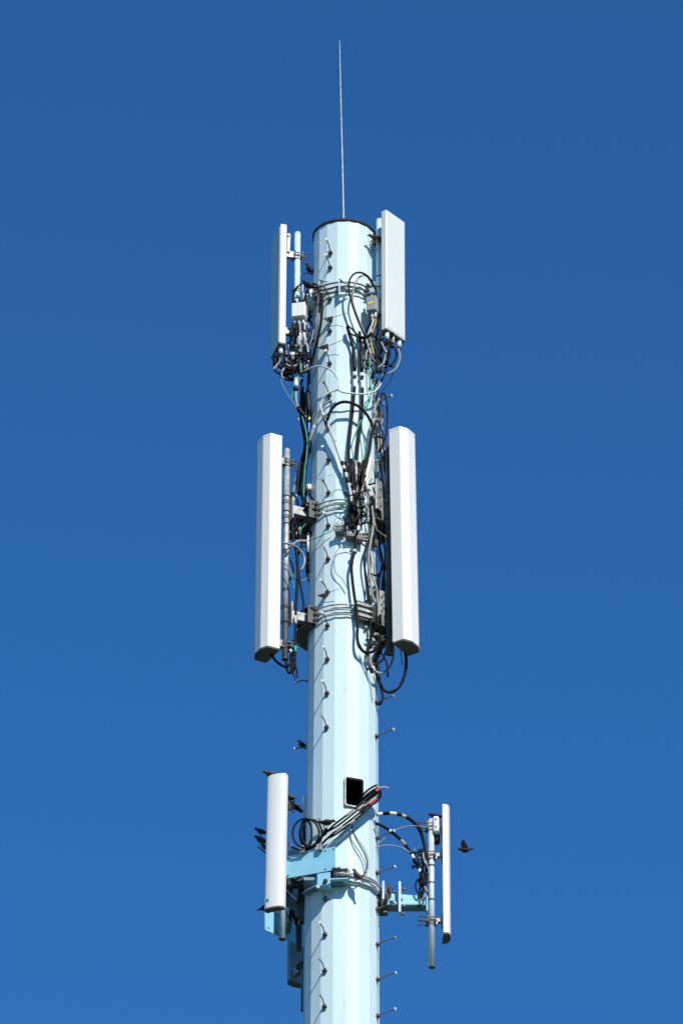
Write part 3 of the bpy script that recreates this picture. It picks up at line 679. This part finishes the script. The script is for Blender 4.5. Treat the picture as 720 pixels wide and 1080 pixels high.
for i, pts in enumerate((((289, 378), (289, 390), (296, 394), (306, 392)), ((294, 368), (293, 382), (299, 391), (309, 395)), ((299, 367), (301, 380), (297, 389), (303, 398), (312, 401)), ((304, 364), (306, 375), (301, 385), (296, 392), (302, 397)),
                         ((292, 373), (297, 385), (308, 391), (318, 394), (326, 390)), ((300, 366), (300, 380), (310, 386), (316, 393)), ((297, 392), (302, 400), (309, 402), (320, 401)))):
    cable('short jumper cable curling under the top left antenna', [(a, b, -.22 + .03 * (i % 4)) for a, b in pts], .0095, B if i != 3 else G_, grp='jumpers under the top left antenna', wob=.01)
cable('very thin wire bowing out left below the top left antenna', [(294.5, 393, -.2), (297, 404, -.2), (304, 417, -.2), (311, 427, -.2), (316, 436, -.2)], .004, G_)
cable('grey cable dropping from the white cap below the top left antenna', [(312.5, 398, -.2), (312, 410, -.2), (312, 422, -.2), (316, 433, -.2), (323, 440, -.2)], .010, G_, bands=((.0, .22, .026, 'boltw', 'white_cap'), (.22, .30, .028, 'tape', 'cap_ring'), (.66, .95, .024, 'tape', 'tape_wrap')))
for i, (x0, x1) in enumerate(((312, 310), (316, 317), (319, 321), (309, 306), (322, 324), (313.5, 315))):
    cable('jumper cable hanging from the top left amplifier box', [(x0, 340, -.26), (x0 + random.uniform(-2, 2), 352, -.26), (x1, 366, -.22), (x1 + random.uniform(-4, 3), 380, -.2), (x1 + random.uniform(-3, 3), 393, -.18)], .0095, (B, G_, B, B, W_, B)[i],
          grp='jumpers under the left amplifier box', bands=((.16 + .07 * (i % 3), .34 + .07 * (i % 3), .016, ('tape', 'boltw', 'galv', 'tape', 'boltw', 'boltw')[i], 'sleeve'), (.6, .75, .017, ('boltw', 'tape', 'tape', 'galv', 'tape', 'tape')[i], 'sleeve')))
for i, (x0, x1) in enumerate(((326, 324), (329, 322), (324, 327))):
    cable('thin black cable hanging down the left edge of the pole below the top collar', [(x0, 322, -.05), (x0 - 3, 336, -.05), (x0 + 1.5, 350, -.05), (x1 + 1, 366, -.05), (x1, 384, -.08)], .007, B, grp='black cables down the upper left edge', wob=.01)
for i, (x0, x1) in enumerate(((389, 384), (392, 387), (395, 391), (397, 396))):
    cable('jumper cable hanging from the top right amplifier box', [(x0, 331, -.36), (x0 + 1, 340, -.36), (x1 + 2, 350, -.34), (x1, 360, -.3), (x1 + random.uniform(-1, 6), 374, -.28)], .009, (B, 'boltw', 'orange', B)[i], grp='jumpers under the right amplifier box')
cable('green earth wire down the left tangle beside the pole', [(320, 350, -.2), (319, 372, -.2), (317, 395, -.2), (313.5, 412, -.2), (313.5, 426, -.2), (318, 438, -.2), (322, 452, -.2), (324, 466, -.2), (323, 482, -.2), (321, 500, -.2), (320, 525, -.2)], .0065, 'green')
cable('short green wire hooked above the left tangle', [(310, 396, -.2), (311, 405, -.2), (308.5, 414, -.2), (307.5, 421, -.2)], .005, 'green')
cable('green earth wire down the right half of the pole', [(391, 362), (389.5, 385), (390, 404), (391.5, 414), (386, 430), (380, 444), (375, 456), (371, 470), (373, 488)], .006, 'green', .07)
cable('green earth wire at the right edge between the antenna and the pole', [(395, 400), (393, 412), (389, 420), (384, 428), (381, 446), (384, 466), (385, 490), (383, 520), (387, 545), (391, 562)], .006, 'green', .06)
cable('green wire crossing the pole in front below the upper steel collar', [(322, 571, -.15), (330, 569), (340, 564.5), (351, 559)], .0045, 'green', .05)
cable('thin green wire curling above the upper steel collar rods', [(349, 524), (352, 518), (359, 516.5), (366, 518), (371, 524), (364, 531), (357, 532), (361, 537), (370, 537)], .0045, 'green', .07)
# -- dense bundle in the middle of the pole
bz = [(365, 487, 371, 536), (371, 484, 375, 536), (375, 486, 377, 536), (379, 488, 373, 538), (383, 486, 378, 540), (386, 490, 380, 540), (368, 492, 369, 545), (384, 502, 371, 530)]
for i, (x0, y0, x1, y1) in enumerate(bz):
    cable('feeder cable in the dense bundle converging on the upper steel collar', [(x0, y0), (x0 * .7 + x1 * .3 + random.uniform(-1.5, 1.5), y0 + 14), (x0 * .3 + x1 * .7 + random.uniform(-1.5, 1.5), y0 + 32), (x1, y1), (x1 + random.uniform(-3, 3), y1 + 20)],
          .012, (B, B, G_, B, B, G_, B, B)[i], .05 + .015 * (i % 4), grp='dense feeder bundle above the upper collar', bands=((.1, .3, .017, ('tape', 'tape', 'galv', 'tape', 'tape', 'tape', 'tape', 'tape')[i], 'tape_band'),))
# small twigs-like wires
for i, (x, y) in enumerate(((356, 545), (360, 541), (365, 548), (369, 552), (362, 551))):
    cable('thin curled wire end just below the upper steel collar', [(x, y), (x - 3, y + 4), (x + 1, y + 8), (x + 5, y + 5), (x + 3, y + 12)], .004, B if i % 2 else 'galv', .05 + .01 * i, grp='curled wire ends below the upper collar', wob=.01)
# -- between the steel collars
cable('main black cable running down the pole between the steel collars', [(376, 536), (376.5, 552), (375.5, 568), (373.5, 582), (370.5, 596), (371.5, 612), (373.5, 628), (376, 644), (377, 658), (376.5, 672), (379, 682), (386, 688.5), (395, 685.5), (401, 674)], .0125, B, .09,
      bands=((.22, .24, .03, 'galv', 'cable_clip'), (.72, .79, .017, 'tape', 'splice_boot')))
cable('thin grey wire ring on the pole face between the steel collars', [(375, 580), (366, 576.5), (358, 578), (353, 586), (352, 596), (355, 605), (361, 611), (366, 620)], .0045, G_, .05)
cable('black arc cable at the right edge just below the upper steel collar', [(379, 554), (386, 551.5), (393, 553), (400, 560), (404.5, 572), (406, 586), (403, 600), (397, 607), (391, 605)], .008, B, .09)
cable('long grey cable with ribs crossing to the right antenna foot', [(392, 534), (393.5, 552), (391, 570), (388.5, 588), (390, 606), (392, 624), (396, 638), (402, 650), (409, 663), (413.5, 677), (414.5, 692), (411, 703), (404, 709.5), (397, 709), (391.5, 702), (390, 690)], .010, G_, .09,
      bands=((.45, .50, .012, 'boltw', 'tape_band'), (.55, .60, .012, 'boltw', 'tape_band'), (.82, .95, .0125, 'boltw', 'sleeve')))
cable('black cable following the right edge between the collars', [(397, 562), (389, 570), (384.5, 582), (384, 596), (387, 614), (389.5, 636), (390.5, 660), (391, 684)], .009, B, .08)
cable('thin brown cable beside the right edge between the collars', [(388, 548), (389, 572), (391, 596), (388, 622), (391, 650)], .006, 'brown', .07)
cable('black cable on the right side behind the long antenna pipe', [(404, 548, -.05), (399, 570, -.05), (403, 594, -.05), (398, 618, -.05), (402, 640, -.05), (399, 668, -.05)], .010, B)
cable('dark cable weaving beside the shaded pipe', [(407, 545, -.1), (404, 566, -.1), (407, 590, -.1), (403, 615, -.1), (405, 648, -.1)], .008, B)
cable('black U-shaped cable loop hanging below the long right antenna', [(411, 678, -.2), (418, 680, -.2), (425, 683, -.2), (428, 694, -.2), (427, 710, -.2), (421, 724, -.2), (412, 730, -.2), (404, 727, -.2), (399.5, 716, -.15), (398, 700, -.12), (399, 680, -.1), (397, 660, -.1)], .0125, B,
      bands=((.42, .52, .0140, 'gcab', 'sleeve'),))
cable('small black loop end dangling at the right edge below the lower steel collar', [(396, 690), (397, 712, -.1), (400.5, 722, -.1), (403.5, 734, -.1), (401, 742, -.1), (396.5, 742, -.1), (395.5, 736, -.1)], .010, B, .04)
cable('thin wire stub right of the U-shaped loop', [(422, 682, -.2), (423, 692, -.2), (424.5, 702, -.2)], .004, B)
cable('black cable down the right edge from the lower collar', [(390, 655), (391, 670), (388, 686), (389, 700), (392, 710)], .011, B, .07, bands=((.1, .3, .016, 'tape', 'tape_band'), (.6, .9, .017, 'dgalv', 'splice_boot')))
cable('grey cable with a boot joining the right antenna foot', [(391, 671), (397, 669), (402, 672), (408, 674), (414, 681)], .010, G_, .06, bands=((.1, .35, .017, 'galv', 'splice_boot'), (.6, .85, .020, 'dgalv', 'splice_boot')))
cable('thin whip wire leaning on the long right antenna', [(413, 670, -.33), (416, 664, -.33), (418.5, 657, -.33)], .004, 'bolt')
cable('thin bluish tube tracing a cable shadow down the right face above the dangling loop', [(379, 690), (382, 700), (387, 712), (391, 724), (393, 738)], .006, 'pipeblue', .02)  # bluish tube laid on the pole in place of a cable's shadow
# -- left side between collars
cable('thick cable crossing in front of the left pipe below the upper collar', [(298, 572.5, -.34), (306, 574, -.33), (314, 578, -.25), (320, 586, -.2), (321, 594, -.2), (317, 602, -.2)], .010, G_)
cable('pale cable arching from the left pipe toward the pole', [(302, 584, -.3), (307, 576, -.28), (314, 571, -.24), (323, 570.5, -.2)], .010, G_)
cable('black vertical cable nearest the pole on the left between the collars', [(310, 548, -.2), (315, 562, -.2), (318, 575, -.2), (313, 590, -.2), (316, 612, -.2), (320, 636, -.2), (320, 650, -.2)], .0095, B)
cable('black vertical cable with green tape left of the pole', [(312, 545, -.25), (308, 558, -.25), (312, 580, -.25), (314, 600, -.25), (313, 625, -.25), (312, 640, -.25), (311.5, 660, -.25), (311.5, 685, -.25), (309, 702, -.25), (305, 710, -.25), (302, 702, -.25), (303, 692, -.25)], .0115, B,
      bands=((.50, .54, .019, 'galv', 'splice_boot'), (.62, .65, .016, 'green', 'tape_band')))
cable('black cable looping from the foot of the long left antenna', [(286, 690, -.35), (290, 696, -.33), (296, 701, -.3), (301, 703, -.28), (306, 700, -.25), (308, 690, -.25)], .011, B)
cable('thin grey wire bowing right from the left pipe to the pole', [(298, 592, -.33), (304, 598, -.3), (309, 607, -.28), (315, 612, -.2), (322, 611.5, -.15), (330, 606, -.2)], .0055, G_)
cable('thin dark wire crossing the left pipe', [(298, 609, -.34), (303, 617, -.32), (305, 628, -.2), (303.5, 650, -.2)], .005, B)
cable('short green wire left of the pole between the collars', [(305, 600, -.25), (308, 610, -.25), (310.5, 622, -.25)], .006, 'green')
cable('green wire hooked under the upper steel collar on the left', [(316, 570, -.2), (317, 560, -.2), (320, 555, -.2), (323, 552, -.2)], .006, 'green')
cable('black cable zigzagging between the left pipe and the pole', [(304, 588, -.2), (307.5, 594, -.2), (309, 602, -.2), (306, 610, -.2), (303, 614, -.2)], .009, B)
cable('black cable hugging the left edge of the pole between the collars', [(325, 545, -.02), (322, 560, -.02), (324, 585, -.02), (323, 602, -.02), (327, 618, -.02), (328, 634, -.02)], .008, B)
cable('thin wire leading to the lone left step bolt below the collars', [(308, 700, -.2), (309.5, 710, -.15), (311, 718, 0)], .005, B)
for i in range(9):
    x = 305 + 2.6 * i; x2 = 307 + random.uniform(-1, 20)
    cable('dark cable in the tangle below the left bracket of the upper steel collar', [(x, 514 + random.uniform(0, 10), -.22 + .03 * i), (x + random.uniform(-4, 4), 532, -.1 - .02 * i), (x2, 546, -.12), (x2 + random.uniform(-7, 7), 556, -.12), (x2 + random.uniform(-6, 6), 568, -.14)],
          .009, B if i % 3 else G_, grp='tangle under the left upper bracket', wob=.015)
for i in range(7):
    x = 390 + 2.4 * i
    cable('dark cable in the tangle at the right bracket of the upper steel collar', [(x, 470 + random.uniform(0, 20), -.05), (x + random.uniform(-4, 4), 498, -.08), (x + random.uniform(-5, 3), 520, -.1), (x - random.uniform(-2, 6), 545, -.1), (x - random.uniform(0, 7), 566, -.1)],
          .008, B if i % 3 else G_, grp='tangle at the right upper bracket', wob=.015)
for i in range(5):
    x = 395 + 2.6 * i
    cable('dark cable in the tangle at the foot of the long right antenna', [(x, 612 + random.uniform(0, 20), -.05), (x + random.uniform(-4, 4), 640, -.08), (x + random.uniform(-4, 4), 664, -.1), (x - random.uniform(-2, 6), 690, -.1)], .008, B, grp='tangle at the right lower bracket', wob=.012)
for i in range(6):
    x = 318 + 1.5 * i
    cable('black cable in the strand tight against the left edge above the upper collar', [(x, 402 + 6 * i, -.02 - .03 * i), (x + random.uniform(-1, 3), 440, -.02), (x + 2 + random.uniform(-2, 2), 470, -.05), (x - 2 + random.uniform(-2, 2), 498, -.08), (x - 4, 522, -.1)], .009, B, grp='strand at the left edge above the upper collar', wob=.01)
for i in range(5):
    x = 392 + 2.0 * i
    cable('black cable in the strand at the right edge above the long right antenna', [(x, 388 + 4 * i, -.2), (x + random.uniform(-3, 2), 405, -.12), (x + random.uniform(-3, 2), 428, -.08), (x + random.uniform(-2, 2), 452, -.05), (x + random.uniform(-1, 3), 478, -.05)], .008, B if i % 2 else G_, grp='strand at the right edge above the long antenna', wob=.01)
# loose jumpers filling the tangles
def tangle(label, grp, n, box, y0, y1, r, mats, dirn='v', length=24, seed=1, band=.3):
    rnd = random.Random(seed); x0, ya, x1, yb = box
    for k in range(n):
        x, y = rnd.uniform(x0, x1), rnd.uniform(ya, yb); d = rnd.uniform(y0, y1); pts = []; a = rnd.uniform(-.6, .6) + (pi / 2 if dirn == 'v' else rnd.uniform(0, pi))
        L = length * rnd.uniform(.6, 1.3); cv = rnd.uniform(-1.1, 1.1)
        for j in range(6):
            pts.append((x, y, d)); x += cos(a) * L / 5; y += sin(a) * L / 5; a += cv * .42 + rnd.uniform(-.25, .25); d += rnd.uniform(-.02, .02)
            x = min(max(x, x0 - 2), x1 + 2)
        mm = rnd.choice(mats); bd = ()
        if rnd.random() < band:
            t0 = rnd.uniform(0, .7); bd = ((t0, t0 + .18, r * 1.7, rnd.choice(('tape', 'boltw', 'galv', 'tape')), 'sleeve'),)
        cable(label, pts, r * rnd.uniform(.8, 1.15), mm, grp=grp, bands=bd)
tangle('thin black cable knotted beside the lower right pipe', 'knot beside the lower right pipe', 9, (437, 890, 450, 936), -.13, -.05, .0075, (B, B, B, G_), 'v', 24, 31, .4)
tangle('loose jumper cable in the knot below the top left antenna', 'knot of jumpers below the top left antenna', 22, (291, 364, 325, 392), -.30, -.12, .0085, (B, B, B, G_), 'x', 20, 3, .5)
tangle('black cable in the knot beside the left amplifier box', 'knot of cables beside the left amplifier box', 8, (306, 338, 328, 362), -.20, -.05, .0085, (B, B, B, G_), 'v', 24, 5, .6)
tangle('loose jumper cable in the knot below the top right antenna', 'knot of jumpers below the top right antenna', 16, (388, 352, 412, 392), -.34, -.2, .008, (B, B, G_, B), 'x', 20, 9, .5)
tangle('dark cable in the knot between the feeders and the right edge', 'knot of cables at the right edge above the taped sleeve', 10, (386, 392, 402, 450), -.22, -.1, .008, (B, B, G_), 'v', 30, 11, .3)
tangle('dark cable knotted below the upper left bracket', 'knot under the upper left bracket', 22, (306, 540, 327, 560), -.12, .05, .009, (B, B, B, G_), 'x', 18, 13, .2)
tangle('dark cable knotted round the upper right bracket', 'knot round the upper right bracket', 14, (384, 500, 404, 560), -.34, -.2, .008, (B, B, G_, 'brown'), 'v', 26, 15, .35)
tangle('dark cable knotted round the middle of the upper collar', 'knot round the middle of the upper collar', 12, (366, 512, 386, 545), -.50, -.40, .009, (B, B, B, G_), 'v', 26, 17, .3)
tangle('dark cable running down the right edge between the collars', 'cables at the right edge between the collars', 9, (386, 560, 403, 625), -.30, -.15, .0075, (B, B, G_), 'v', 44, 19, .2)
tangle('dark cable knotted round the lower right bracket', 'knot round the lower right bracket', 8, (388, 640, 408, 690), -.32, -.18, .0085, (B, B, G_), 'v', 26, 21, .4)
tangle('dark cable beside the top of the shaded pipe', 'cables at the top of the shaded pipe', 7, (398, 470, 408, 520), -.2, -.1, .008, (B, B, G_), 'v', 24, 23, .3)
tangle('dark cable between the left pipe and the pole at the foot of the long antenna', 'cables at the foot of the long left antenna', 5, (303, 670, 311, 692), -.28, -.2, .008, (B, B, G_), 'v', 22, 25, .5)
cable('black cable arching over the left amplifier box with a blue band', [(309, 322, -.2), (309.5, 310, -.22), (313, 303.5, -.25), (318, 299, -.27), (322, 297.5, -.27)], .009, B, bands=((.68, .9, .014, 'btape', 'tape_band'), (.58, .63, .012, 'yellow', 'tape_band')))
cable('black cable arching from the left amplifier box over to the collar', [(320.5, 322, -.24), (322, 311, -.27), (326.5, 304, -.30), (331, 299.5, -.33), (335, 303, -.40), (337, 314, -.42), (336.5, 330, -.40)], .009, B, bands=((.28, .33, .012, 'yellow', 'tape_band'),))
for k_ in range(3):
    cable('black cable hooked at the left edge of the pole beside the amplifier box', [(331, 321 + 6 * k_, .05), (326, 323 + 6 * k_, .05), (325.5, 326 + 6 * k_, .05), (331, 329.5 + 6 * k_, .05)], .0085, B, grp='hooked cables at the left edge')
# white rod and bulb
t = thing('whip_stub', P(324.6, 583, -.12), 'short white rod standing at the left edge between the steel collars', 'rod')
g = MB(); g.cyl(P(324.6, 583, -.12), P(324.6, 562, -.12), .0135, 12); part('rod', g, M['white'], t)
g = MB(); g.cyl(P(324.6, 604, -.12), P(324.6, 583.2, -.12), .017, 12); part('holder', g, M['tape'], t)
t = thing('sensor_cap', P(326, 518, -.12), 'small white cap at the left edge just above the upper steel collar', 'fitting')
g = MB(); g.cyl(P(326, 517.5, -.12), P(326, 511.5, -.12), .022, 14); part('cap', g, M['white'], t)
g = MB(); g.cyl(P(326, 521, -.12), P(326, 517.7, -.12), .012, 10); part('stem', g, M['dgalv'], t)
# galvanised mounting plates right
for (px, py, h_, lab) in ((401.5, 524, .34, 'tall galvanised perforated plate at the right end of the upper steel collar'), (403, 636, .27, 'galvanised plate at the right end of the lower steel collar')):
    p = P(px, py, -.26); t = thing('steel_plate', p, lab, 'plate', 'galvanised plates at the right collar ends'); X_ = Vector((.45, .9, 0)).normalized() if py < 600 else Vector((.8, .6, 0)).normalized()
    g = MB(); g.box(p, (.15 if py < 600 else .07, .010, h_), X=X_, bev=.002)
    if py < 600: g.box(p + Vector((-.045, -.03, 0)), (.012, .06, h_), X=Vector((1, 0, 0)))
    part('sheet', g, M['galv'], t)
    for k in range(6):
        nn_ = X_.cross(Vector((0, 0, 1))).normalized(); q = p + X_ * (.03 * (1 if k % 2 else -1) * (1 if py < 600 else .4)) + Vector((0, 0, (k - 2.5) * h_ / 7)) + nn_ * .006
        g = MB(); g.cyl(q, q + nn_ * .008, .010, 8); part('bolt', g, M['bolt'], t)

# -- lower section cables
UP_ = [(374, 849, -.28), (380, 842, -.36), (387, 834), (396, 828.5), (400, 830.5), (397, 834), (389, 840), (378, 849.5), (366, 859.5), (354, 868.5), (344, 878), (335, 887, -.40), (329, 893.5, -.34)]
LO_ = [(376, 852, -.28), (383, 845, -.36), (390, 838), (398, 832.5), (401, 835.5), (397, 842), (388, 848.5), (378, 858), (366, 867.5), (354, 876.5), (345, 884.5), (340, 889.5, -.40), (336, 893, -.36)]
for i, (ps, dx, dy, lab, bd) in enumerate(((UP_, 0, 0, 'topmost cable of the black bundle looping out of the access port', ((.28, .33, .013, 'brown', 'tape_band'), (.36, .43, .0145, 'red', 'tape_band'), (.62, .68, .013, 'gcab', 'sleeve'))),
        (UP_, .8, 3.2, 'second cable of the black bundle looping out of the access port', ((.55, .60, .013, 'gcab', 'sleeve'),)),
        (LO_, 0, 0, 'third cable of the black bundle, with a red band below its bend', ((.42, .50, .0145, 'red', 'tape_band'), (.7, .76, .013, 'gcab', 'sleeve'))),
        (LO_, .6, 3.0, 'lowest cable of the black bundle looping out of the access port', ((.48, .56, .014, 'tape', 'tape_wrap'), (.62, .66, .013, 'gcab', 'sleeve'))))):
    cable(lab, [(p[0] + dx * (k < 10), p[1] + dy * (k < 10)) + tuple(p[2:]) for k, p in enumerate(ps)], .0085, B, .15 - .01 * i, bands=bd)
cable('short silver lug wire sticking out right of the access port', [(397, 829, -.42), (401, 831, -.42), (405, 830, -.42), (410, 831.5, -.42)], .008, 'galv')
cx, cy = 325.5, 879
for i, (rx, ry, ox) in enumerate(((14, 15.5, 0), (11, 14.5, 6), (6.3, 14, 0))):
    cable(('left one of the black coil loops on the lower left plate', 'right one of the black coil loops on the lower left plate', 'narrow middle one of the black coil loops on the lower left plate')[i],
          [(cx - 3 + ox + rx * cos(a), cy + ry * sin(a), -.34 + .015 * i) for a in [rad(90 + 36 * k) for k in range(11)]], .0085, B)
cable('black cable from the coil behind the lower left antenna', [(300, 887, -.25), (305, 891, -.25), (311, 895, -.28), (320, 897, -.3), (330, 893, -.33), (338, 884, -.38), (345, 874, -.42)], .0095, B, bands=((.05, .3, .011, 'gcab', 'sleeve'),))
cable('thin black cable hanging in a curve below the access port bundle', [(370.5, 866), (371.5, 874), (375, 884), (380, 893), (385, 902), (387, 912), (385, 920), (380, 926), (374, 929)], .006, B, .07)
cable('thin grey wire beside the curved cable below the access port', [(371, 868), (373, 878), (379, 888), (386, 899), (388.5, 911), (387, 921), (382, 928)], .0045, G_, .06)
cable('black cable behind the lower left antenna with birds on it', [(303, 853, 0), (309, 851.5, 0), (314, 853, 0), (319, 856, 0)], .018, B)
cable('dark wire below the two birds left of the lower left antenna', [(272, 893, -.1), (277, 897, -.1), (283, 901, -.1), (292, 901, -.1)], .006, B)
cable('upper thick banded cable arching right to the lower right pipe', [(397, 859.5, -.2), (405, 858, -.2), (414, 858, -.2), (424, 860, -.18), (434, 865.5, -.15), (442, 874, -.12), (446, 886, -.1), (449, 900, -.1), (450, 915, -.1), (448, 933, -.1)], .0145, B,
      bands=((.0, .10, .0185, 'boltw', 'tape_band'), (.17, .28, .0185, 'boltw', 'tape_band'), (.32, .38, .0185, 'orange', 'tape_band'), (.46, .60, .021, 'tape', 'tape_wrap')))
cable('lower thick banded cable arching right to the lower right pipe', [(396, 868.5, -.2), (403, 871, -.2), (412, 877, -.18), (420, 883.5, -.15), (428, 892, -.13), (435, 903, -.12), (440, 914, -.1), (445, 924, -.1), (448, 936, -.1)], .0135, B,
      bands=((.22, .26, .0170, 'boltw', 'tape_band'), (.40, .50, .0170, 'gcab', 'tape_band'), (.6, .66, .0170, 'boltw', 'tape_band'), (.78, .84, .0170, 'boltw', 'tape_band')))
cable('thin grey wire arching from the pole to the top of the lower right pipe', [(397, 891, -.15), (406, 884, -.15), (416, 876, -.15), (427, 872, -.15), (438, 871, -.15), (450, 873, -.1)], .005, G_)
cable('thin grey wire running flat from the pole to the banded cables', [(397, 894, -.15), (405, 891.5, -.15), (416, 892, -.15), (426, 895, -.15), (433, 900, -.13)], .005, G_)
cable('small black ring-shaped loop left of the lower right pipe', [(447, 926, -.1), (441, 927, -.1), (438, 933, -.1), (439.5, 940, -.1), (443, 942, -.1), (446, 937, -.1), (447, 928, -.1)], .0065, B)
cable('second black loop beside the lower right pipe', [(438, 910, -.12), (437, 903, -.12), (441, 898, -.12), (446, 896, -.12), (449, 902, -.12), (446, 915, -.12), (442, 922, -.12)], .007, B)
for i in range(4):
    x = 444 + 1.6 * i
    cable('thin black cable bunched against the lower right pipe', [(x - 2, 896 + 3 * i, -.1), (x + random.uniform(-4, 2), 908, -.12), (x + random.uniform(-2, 3), 920, -.1), (x + random.uniform(-3, 1), 934, -.1)], .007, B, grp='black cables bunched at the lower right pipe')
for i in range(6):
    x = 303 + 3 * i
    cable('dark cable in the shaded tangle behind the lower left plate', [(x, 926 + random.uniform(0, 6), .1 + .08 * i), (x + random.uniform(-5, 5), 940, .15), (x + random.uniform(-4, 6), 955, .2), (x + random.uniform(-4, 4), 975, .3)], .010, B if i % 3 else G_, grp='shaded tangle behind the lower left plate')
cable('grey cable end slanting through the shaded tangle at lower left', [(302, 938, -.1), (307, 944, -.1), (313, 949, -.1)], .008, W_)

# ------------------------------------------------------------------ birds
def bird(label, px, py, y, yaw, pitch=-25, s=1.0, m='bird', fly=False):
    """yaw: heading in degrees (0 = to the right in the picture, 90 = away); pitch: body angle, head up"""
    c = P(px, py, y)
    t = thing('bird', c, label, 'bird', 'starlings on the tower')
    def loft(st, n=12):
        g = MB(); rings = []
        for (x, z, ry, rz) in st:
            rings.append([g.bm.verts.new((x * s, ry * s * cos(2 * pi * k / n), (z + rz * sin(2 * pi * k / n)) * s)) for k in range(n)])
        for a, b in zip(rings, rings[1:]):
            for k in range(n): f = g.bm.faces.new((a[k], a[(k + 1) % n], b[(k + 1) % n], b[k])); f.smooth = True
        g.bm.faces.new(rings[0]); g.bm.faces.new(rings[-1]); return g
    def local(nm, g, mm):
        bmesh.ops.recalc_face_normals(g.bm, faces=g.bm.faces)
        me = bpy.data.meshes.new(nm); g.bm.to_mesh(me); g.bm.free(); me.materials.append(M[mm]); return link(nm, me, t)
    local('body', loft([(-.100, .002, .014, .003), (-.075, .002, .013, .004), (-.052, .0, .014, .009), (-.035, -.002, .022, .019), (-.01, -.004, .029, .027), (.015, -.003, .030, .029), (.035, .003, .025, .025),
                         (.048, .011, .018, .019), (.058, .019, .0165, .0165), (.070, .022, .016, .0155), (.080, .021, .0125, .012), (.088, .019, .006, .006)]), m)
    g = MB(); g.tube([(.085 * s, 0, .020 * s), (.108 * s, 0, .016 * s)], [.0045 * s, .0008 * s], 8); local('beak', g, 'beak')
    for sd_ in (-1, 1):
        g = MB(); g.cyl((.079 * s, sd_ * .0105 * s, .025 * s), (.079 * s, sd_ * .0135 * s, .0255 * s), .0022 * s, 8); local('eye', g, 'dark')
        if fly:
            q = [(.040, .014), (.048, .05), (.040, .09), (.018, .118), (-.004, .112), (-.014, .07), (-.03, .035), (-.04, .014)]
            ang = rad(62); g = MB(); g.plate([(a * s, sd_ * b * cos(ang) * s, (.01 + b * sin(ang)) * s) for a, b in q], .004 * s)
        else:
            g = MB(); vs_ = []
            st = [(.034, .004, .004, .008), (.015, .003, .008, .019), (-.015, .001, .008, .019), (-.045, -.001, .005, .012), (-.075, .0, .002, .004)]
            rings = []
            yo = [.024, .029, .027, .017, .010]
            for (x, z, ry, rz), yy in zip(st, yo): rings.append([g.bm.verts.new((x * s, (sd_ * yy + ry * cos(2 * pi * k / 8)) * s, (z + rz * sin(2 * pi * k / 8)) * s)) for k in range(8)])
            for a, b in zip(rings, rings[1:]):
                for k in range(8): f = g.bm.faces.new((a[k], a[(k + 1) % 8], b[(k + 1) % 8], b[k])); f.smooth = True
            g.bm.faces.new(rings[0]); g.bm.faces.new(rings[-1])
        local('wing', g, m)
        if not fly:
            pr = rad(pitch); g = MB()
            f0 = Vector((-.002 * s, sd_ * .012 * s, -.024 * s))
            # shank hangs straight down in world space
            dn = Vector((-sin(pr), 0, -cos(pr)))
            k = f0 + dn * .028 * s
            g.tube([f0, k], .0025 * s, 6); g.tube([k, k + Vector((cos(pr), 0, -sin(pr))) * .018 * s], .002 * s, 6); g.tube([k, k - Vector((cos(pr), 0, -sin(pr))) * .010 * s], .002 * s, 6)
            local('leg', g, 'beak')
    t.rotation_euler = Matrix.Rotation(rad(yaw), 3, 'Z').to_4x4().to_quaternion().to_matrix().to_4x4().to_euler()
    t.rotation_euler = (Matrix.Rotation(rad(yaw), 4, 'Z') @ Matrix.Rotation(-rad(pitch), 4, 'Y')).to_euler()
    return t
bird('black bird on a step bolt at the upper left edge of the pole', 326.8, 284, -.02, 150, 48, 1.0)
bird('black bird hunched above the left amplifier box near blue tape', 325.5, 301, -.30, 160, 30, 1.1)
bird('brown bird with raised tail beside the pole rim at top right', 396, 250.5, -.28, 205, -12, .95, 'birdb')
bird('brown bird on the cables at the right edge above the long right antenna', 401.5, 438, -.1, 60, 60, .8, 'birdb')
bird('black bird on a lone step bolt left of the bare pole section', 318.5, 785, .09, 140, 35, .85)
bird('brown bird lying low on top of the lower left antenna', 286, 816.8, -.36, 195, 2, 1.0, 'birdb')
bird('upper one of two mottled birds just right of the lower left antenna', 307.5, 841, 0, 120, 30, .9, 'birdb')
bird('lower one of two mottled birds just right of the lower left antenna', 309.5, 847.5, 0, 150, 35, .95, 'birdb')
bird('topmost of the three brown birds left of the lower left antenna', 275.5, 877, -.1, 170, 18, .85, 'birdb')
bird('middle one of the three brown birds left of the lower left antenna', 275.5, 886, -.1, 172, 22, .95, 'birdb')
bird('lowest of the three brown birds left of the lower left antenna', 279, 893, -.05, 120, 30, .8, 'birdb')
bird('bird standing on a step bolt on the pole face beside the coil loops', 344.5, 867.5, -.50, 15, 5, .95)
bird('plump brown bird on the rods at the pole face by the lower collar', 376.5, 923, -.46, 150, 45, .95, 'birdb')
bird('bird on the fitting at the top of the lower right pipe', 459.5, 861, -.05, 175, 5, .85)
bird('upper one of two brown birds on the side arm right of the pole', 411, 937, -.16, 100, 60, .7, 'birdb')
bird('lower one of two brown birds on the side arm right of the pole', 409.3, 945, -.16, 80, 62, .8, 'birdb')
bird('dark bird tucked under the foot of the lower left antenna', 279, 957.5, -.1, 330, 5, .8)
bird('flying bird with raised wings right of the slim antenna', 490.5, 896.5, .1, 172, -4, .80, fly=True)
